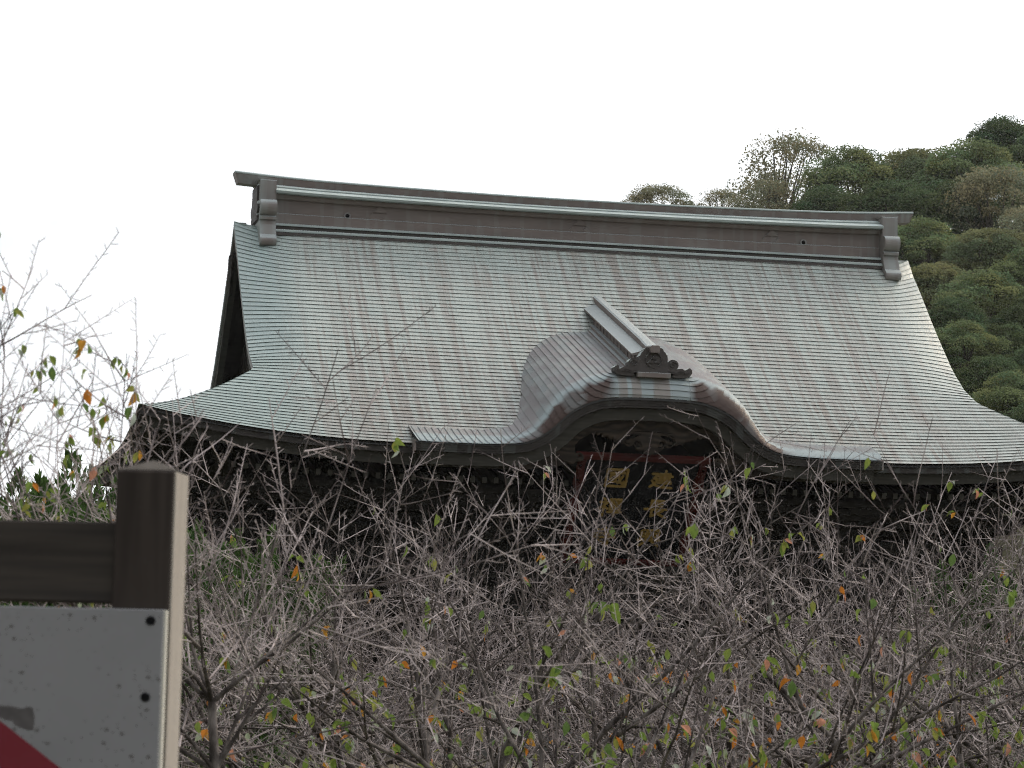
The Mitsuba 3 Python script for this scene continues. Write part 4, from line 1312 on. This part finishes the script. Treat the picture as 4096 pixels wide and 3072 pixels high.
for px, dist, topy, w, lb, sd in ((250, 43, 1800, 2.4, 'dark green juniper with flame shaped tips at the far left', 1), (40, 46, 1890, 2.4, 'green juniper cut by the left edge', 2),
                                  (440, 47, 1930, 2.4, 'low green juniper close behind the wooden post', 3), (930, 50, 2130, 1.6, 'green juniper right of the post before the dark gate', 4), (3960, 50, 2190, 1.5, 'green juniper behind the twigs at the right', 5),
                                  (640, 52, 2000, 2.4, 'green juniper behind the top of the post', 6)):
    p = ground_pos(px, dist); H = height_at(px, topy, dist)
    t = thing('juniper', lb, 'tree', 'junipers beside the gate')
    V, Fc, Cc = juniper(sd, H, w)
    X = T().translate(p.tolist())
    scene[key_of('crown', t)] = {**mikit.ply((V, Fc), 'mat_foliage', color=np.clip(Cc, 0, 1)), 'to_world': X}
    tb = Tubes(); tb.add(np.array([[0, 0, -.1], [0, 0, H * .4], [0, 0, H * .8]]), np.array([.14, .09, .03]), 8)
    scene[key_of('trunk', t)] = {**mikit.ply(tb.mesh(), 'mat_bark', smooth=True), 'to_world': X}

# ------------------------------------------------------------------ wooden notice board in the foreground
def oldwood_fn(p, n, uv):
    g = fbm(p.x * 60 + p.y * 40, p.y * 50 - p.x * 20, p.z * 3.0, 3)
    w = noise(p.x * 9, p.y * 9, p.z * 2)
    return mix((0.026, 0.021, 0.019), (0.058, 0.047, 0.041), g) * (0.75 + 0.5 * w)


def lit_palewood_fn(p, n, uv):
    """Paler than the stained front partly by the wood, partly by sunlight put into the colour."""
    g = fbm(p.x * 50, p.y * 50, p.z * 2.5, 3)
    return mix((0.25, 0.222, 0.192), (0.35, 0.318, 0.28), g)


def beamwood_fn(p, n, uv):
    g = fbm(p.x * 4, p.y * 4, p.z * 70, 3); w = noise(p.x * 2, p.y * 2, p.z * 22)
    return mix((0.028, 0.025, 0.024), (0.064, 0.054, 0.046), g) * (0.75 + 0.5 * w)


BV = unit(np.array([*ray_dir(620, 2300)[:2], 0.0])); BR = np.array([BV[1], -BV[0], 0.0])
TH = math.radians(12.8)
bx = BR * math.cos(TH) - BV * math.sin(TH); by = BV * math.cos(TH) + BR * math.sin(TH)
BD = 6.35                                      # distance of the post
p0 = CAM + BV * BD; p0[2] = 0
d = ray_dir(613, 1890); t_ = BD / (d @ BV); p0 = CAM + d * t_; ztop = float(p0[2]); p0[2] = 0
BM = frame(p0, bx, by, [0, 0, 1.0])
PW = .0635


def bput(m):
    m = m.copy() if hasattr(m, 'copy') else m
    m.apply_transform(BM); return m


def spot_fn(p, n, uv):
    """White paint, its shade put into the colour as grey, with dirt specks."""
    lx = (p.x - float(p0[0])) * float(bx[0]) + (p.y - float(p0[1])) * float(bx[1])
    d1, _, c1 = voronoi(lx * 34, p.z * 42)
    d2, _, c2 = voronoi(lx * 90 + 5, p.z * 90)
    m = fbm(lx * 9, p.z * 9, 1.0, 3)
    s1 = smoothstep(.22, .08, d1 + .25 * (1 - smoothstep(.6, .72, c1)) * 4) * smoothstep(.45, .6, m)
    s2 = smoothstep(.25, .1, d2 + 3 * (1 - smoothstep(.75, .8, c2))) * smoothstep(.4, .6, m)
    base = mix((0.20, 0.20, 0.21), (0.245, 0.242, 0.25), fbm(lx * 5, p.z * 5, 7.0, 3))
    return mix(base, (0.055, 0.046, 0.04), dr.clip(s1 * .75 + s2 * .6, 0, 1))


mat('mat_old_wood', mikit.proc(oldwood_fn), 0.85, 0.1)
mat('mat_pale_wood', mikit.proc(lit_palewood_fn), 0.85, 0.1)
mat('mat_beam_wood', mikit.proc(beamwood_fn), 0.85, 0.1)
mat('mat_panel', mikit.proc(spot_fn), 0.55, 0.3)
mat('mat_panel_edge', rgb(.5, .48, .42), 0.7, 0.2)
mat('mat_sign_red', mikit.proc(lambda p, n, uv: mix((0.15, 0.012, 0.022), (0.19, 0.018, 0.030), fbm(p.x * 12, p.y * 12, p.z * 12, 3))), 0.5, 0.3)
mat('mat_patch', mikit.proc(lambda p, n, uv: mix((0.07, 0.065, 0.065), (0.13, 0.12, 0.12), fbm(p.x * 60, p.y * 60, p.z * 60, 3))), 0.9, 0.1)
nb_ = thing('notice_board', 'dark wooden notice board frame with a panel shaded grey in the left foreground', 'notice board')
add('post', bput(chamfer_box([-PW, -PW, 0], [PW - .004, PW, ztop], .004)), 'mat_old_wood', nb_)
add('pale_side', bput(chamfer_box([PW - .0045, -PW + .002, 0], [PW, PW - .001, ztop - .002], .0015)), 'mat_pale_wood', nb_)  # paler wood, with the sunlight from the right also in its colour
capm = MB()
capm.put([[-PW, -PW, ztop + .001], [PW, -PW, ztop + .001], [PW, PW, ztop + .001], [-PW, PW, ztop + .001], [0, 0, ztop + .026]], [[0, 1, 4], [1, 2, 4], [2, 3, 4], [3, 0, 4], [0, 2, 1], [0, 3, 2]])
mat('mat_cap_wood', mikit.proc(lambda p, n, uv: mix((0.055, 0.048, 0.042), (0.10, 0.09, 0.08), fbm(p.x * 30, p.y * 60, 1.0, 3))), 0.85, 0.1)
add('post_cap', bput(capm.tm()), 'mat_cap_wood', nb_)


def zpx(px, py):
    """Height on the front plane of the board under a picture position, and its distance along the board."""
    d = ray_dir(px, py); n_ = by; t = ((p0 + np.array([0, 0, 0]) - by * PW - CAM) @ n_) / (d @ n_); q = CAM + d * t
    return float((q - p0) @ bx), float(q[2])


_, zb0 = zpx(300, 2083); _, zb1 = zpx(300, 2408)
add('beam', bput(chamfer_box([-1.9, -PW + .016, zb1], [-PW + .01, PW - .016, zb0], .004)), 'mat_beam_wood', nb_)
xr, zt_ = zpx(664, 2440)
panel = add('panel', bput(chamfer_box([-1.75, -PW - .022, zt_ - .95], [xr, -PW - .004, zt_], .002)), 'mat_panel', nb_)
lab(panel, label='white panel with its shade put in as grey, with dirt specks and bolts')
add('panel_edge', bput(chamfer_box([xr + .0003, -PW - .0215, zt_ - .95], [xr + .006, -PW - .003, zt_ - .001], .001)), 'mat_panel_edge', panel)
for px, py in ((613, 2484), (592, 2789)):
    x_, z_ = zpx(px, py)
    b_ = trimesh.creation.cylinder(.0095, .012, sections=20); b_.apply_transform(trimesh.transformations.rotation_matrix(math.pi / 2, [1, 0, 0])); b_.apply_translation([x_, -PW - .024, z_])
    add('bolt', bput(b_), 'mat_black', panel)
xa, za = zpx(0, 2873); xb, zb_ = zpx(253, 3072)
sl = (zb_ - za) / (xb - xa)
trp = Polygon([(xa - .25, za - sl * .25), (xb + .25, zb_ + sl * .25), (xa - .25, zb_ + sl * .25)])
def on_panel(poly, dep, off):
    m = extrude(poly, dep); m.apply_transform([[1, 0, 0, 0], [0, 0, -1, -PW - .022 - off], [0, 1, 0, 0], [0, 0, 0, 1]]); return bput(m)
k = add('red_triangle', on_panel(trp, .0012, 0.0003), 'mat_sign_red', panel); lab(k, label='dark red painted triangle in the corner of the panel')
pp = [zpx(a, b) for a, b in ((-60, 2830), (0, 2822), (60, 2824), (100, 2836), (125, 2825), (143, 2834), (150, 2870), (146, 2920), (128, 2922), (95, 2912), (66, 2898), (64, 2884), (30, 2880), (0, 2862), (-60, 2850))]
add('peeled_patch', on_panel(Polygon(pp).buffer(.004).buffer(-.004), .0009, 0.0002), 'mat_patch', panel)
mat('mat_post2', mikit.proc(oldwood_fn), 0.85, 0.1)
add('post', bput(chamfer_box([-1.9 - 2 * PW, -PW, 0], [-1.9, PW, ztop], .004)), 'mat_old_wood', nb_)

# ------------------------------------------------------------------ thin damp air
scene['air'] = {'type': 'homogeneous', 'albedo': rgb(.95, .95, .95), 'sigma_t': 0.00011}
scene['haze'] = {'type': 'cube', 'to_world': T().translate([0, 200, 80]).scale([1700, 2400, 82.0]), 'bsdf': {'type': 'null'}, 'interior': {'type': 'ref', 'id': 'air'}}
lab('haze', kind='stuff', label='thin damp air')
scene['camera']['medium'] = {'type': 'ref', 'id': 'air'}
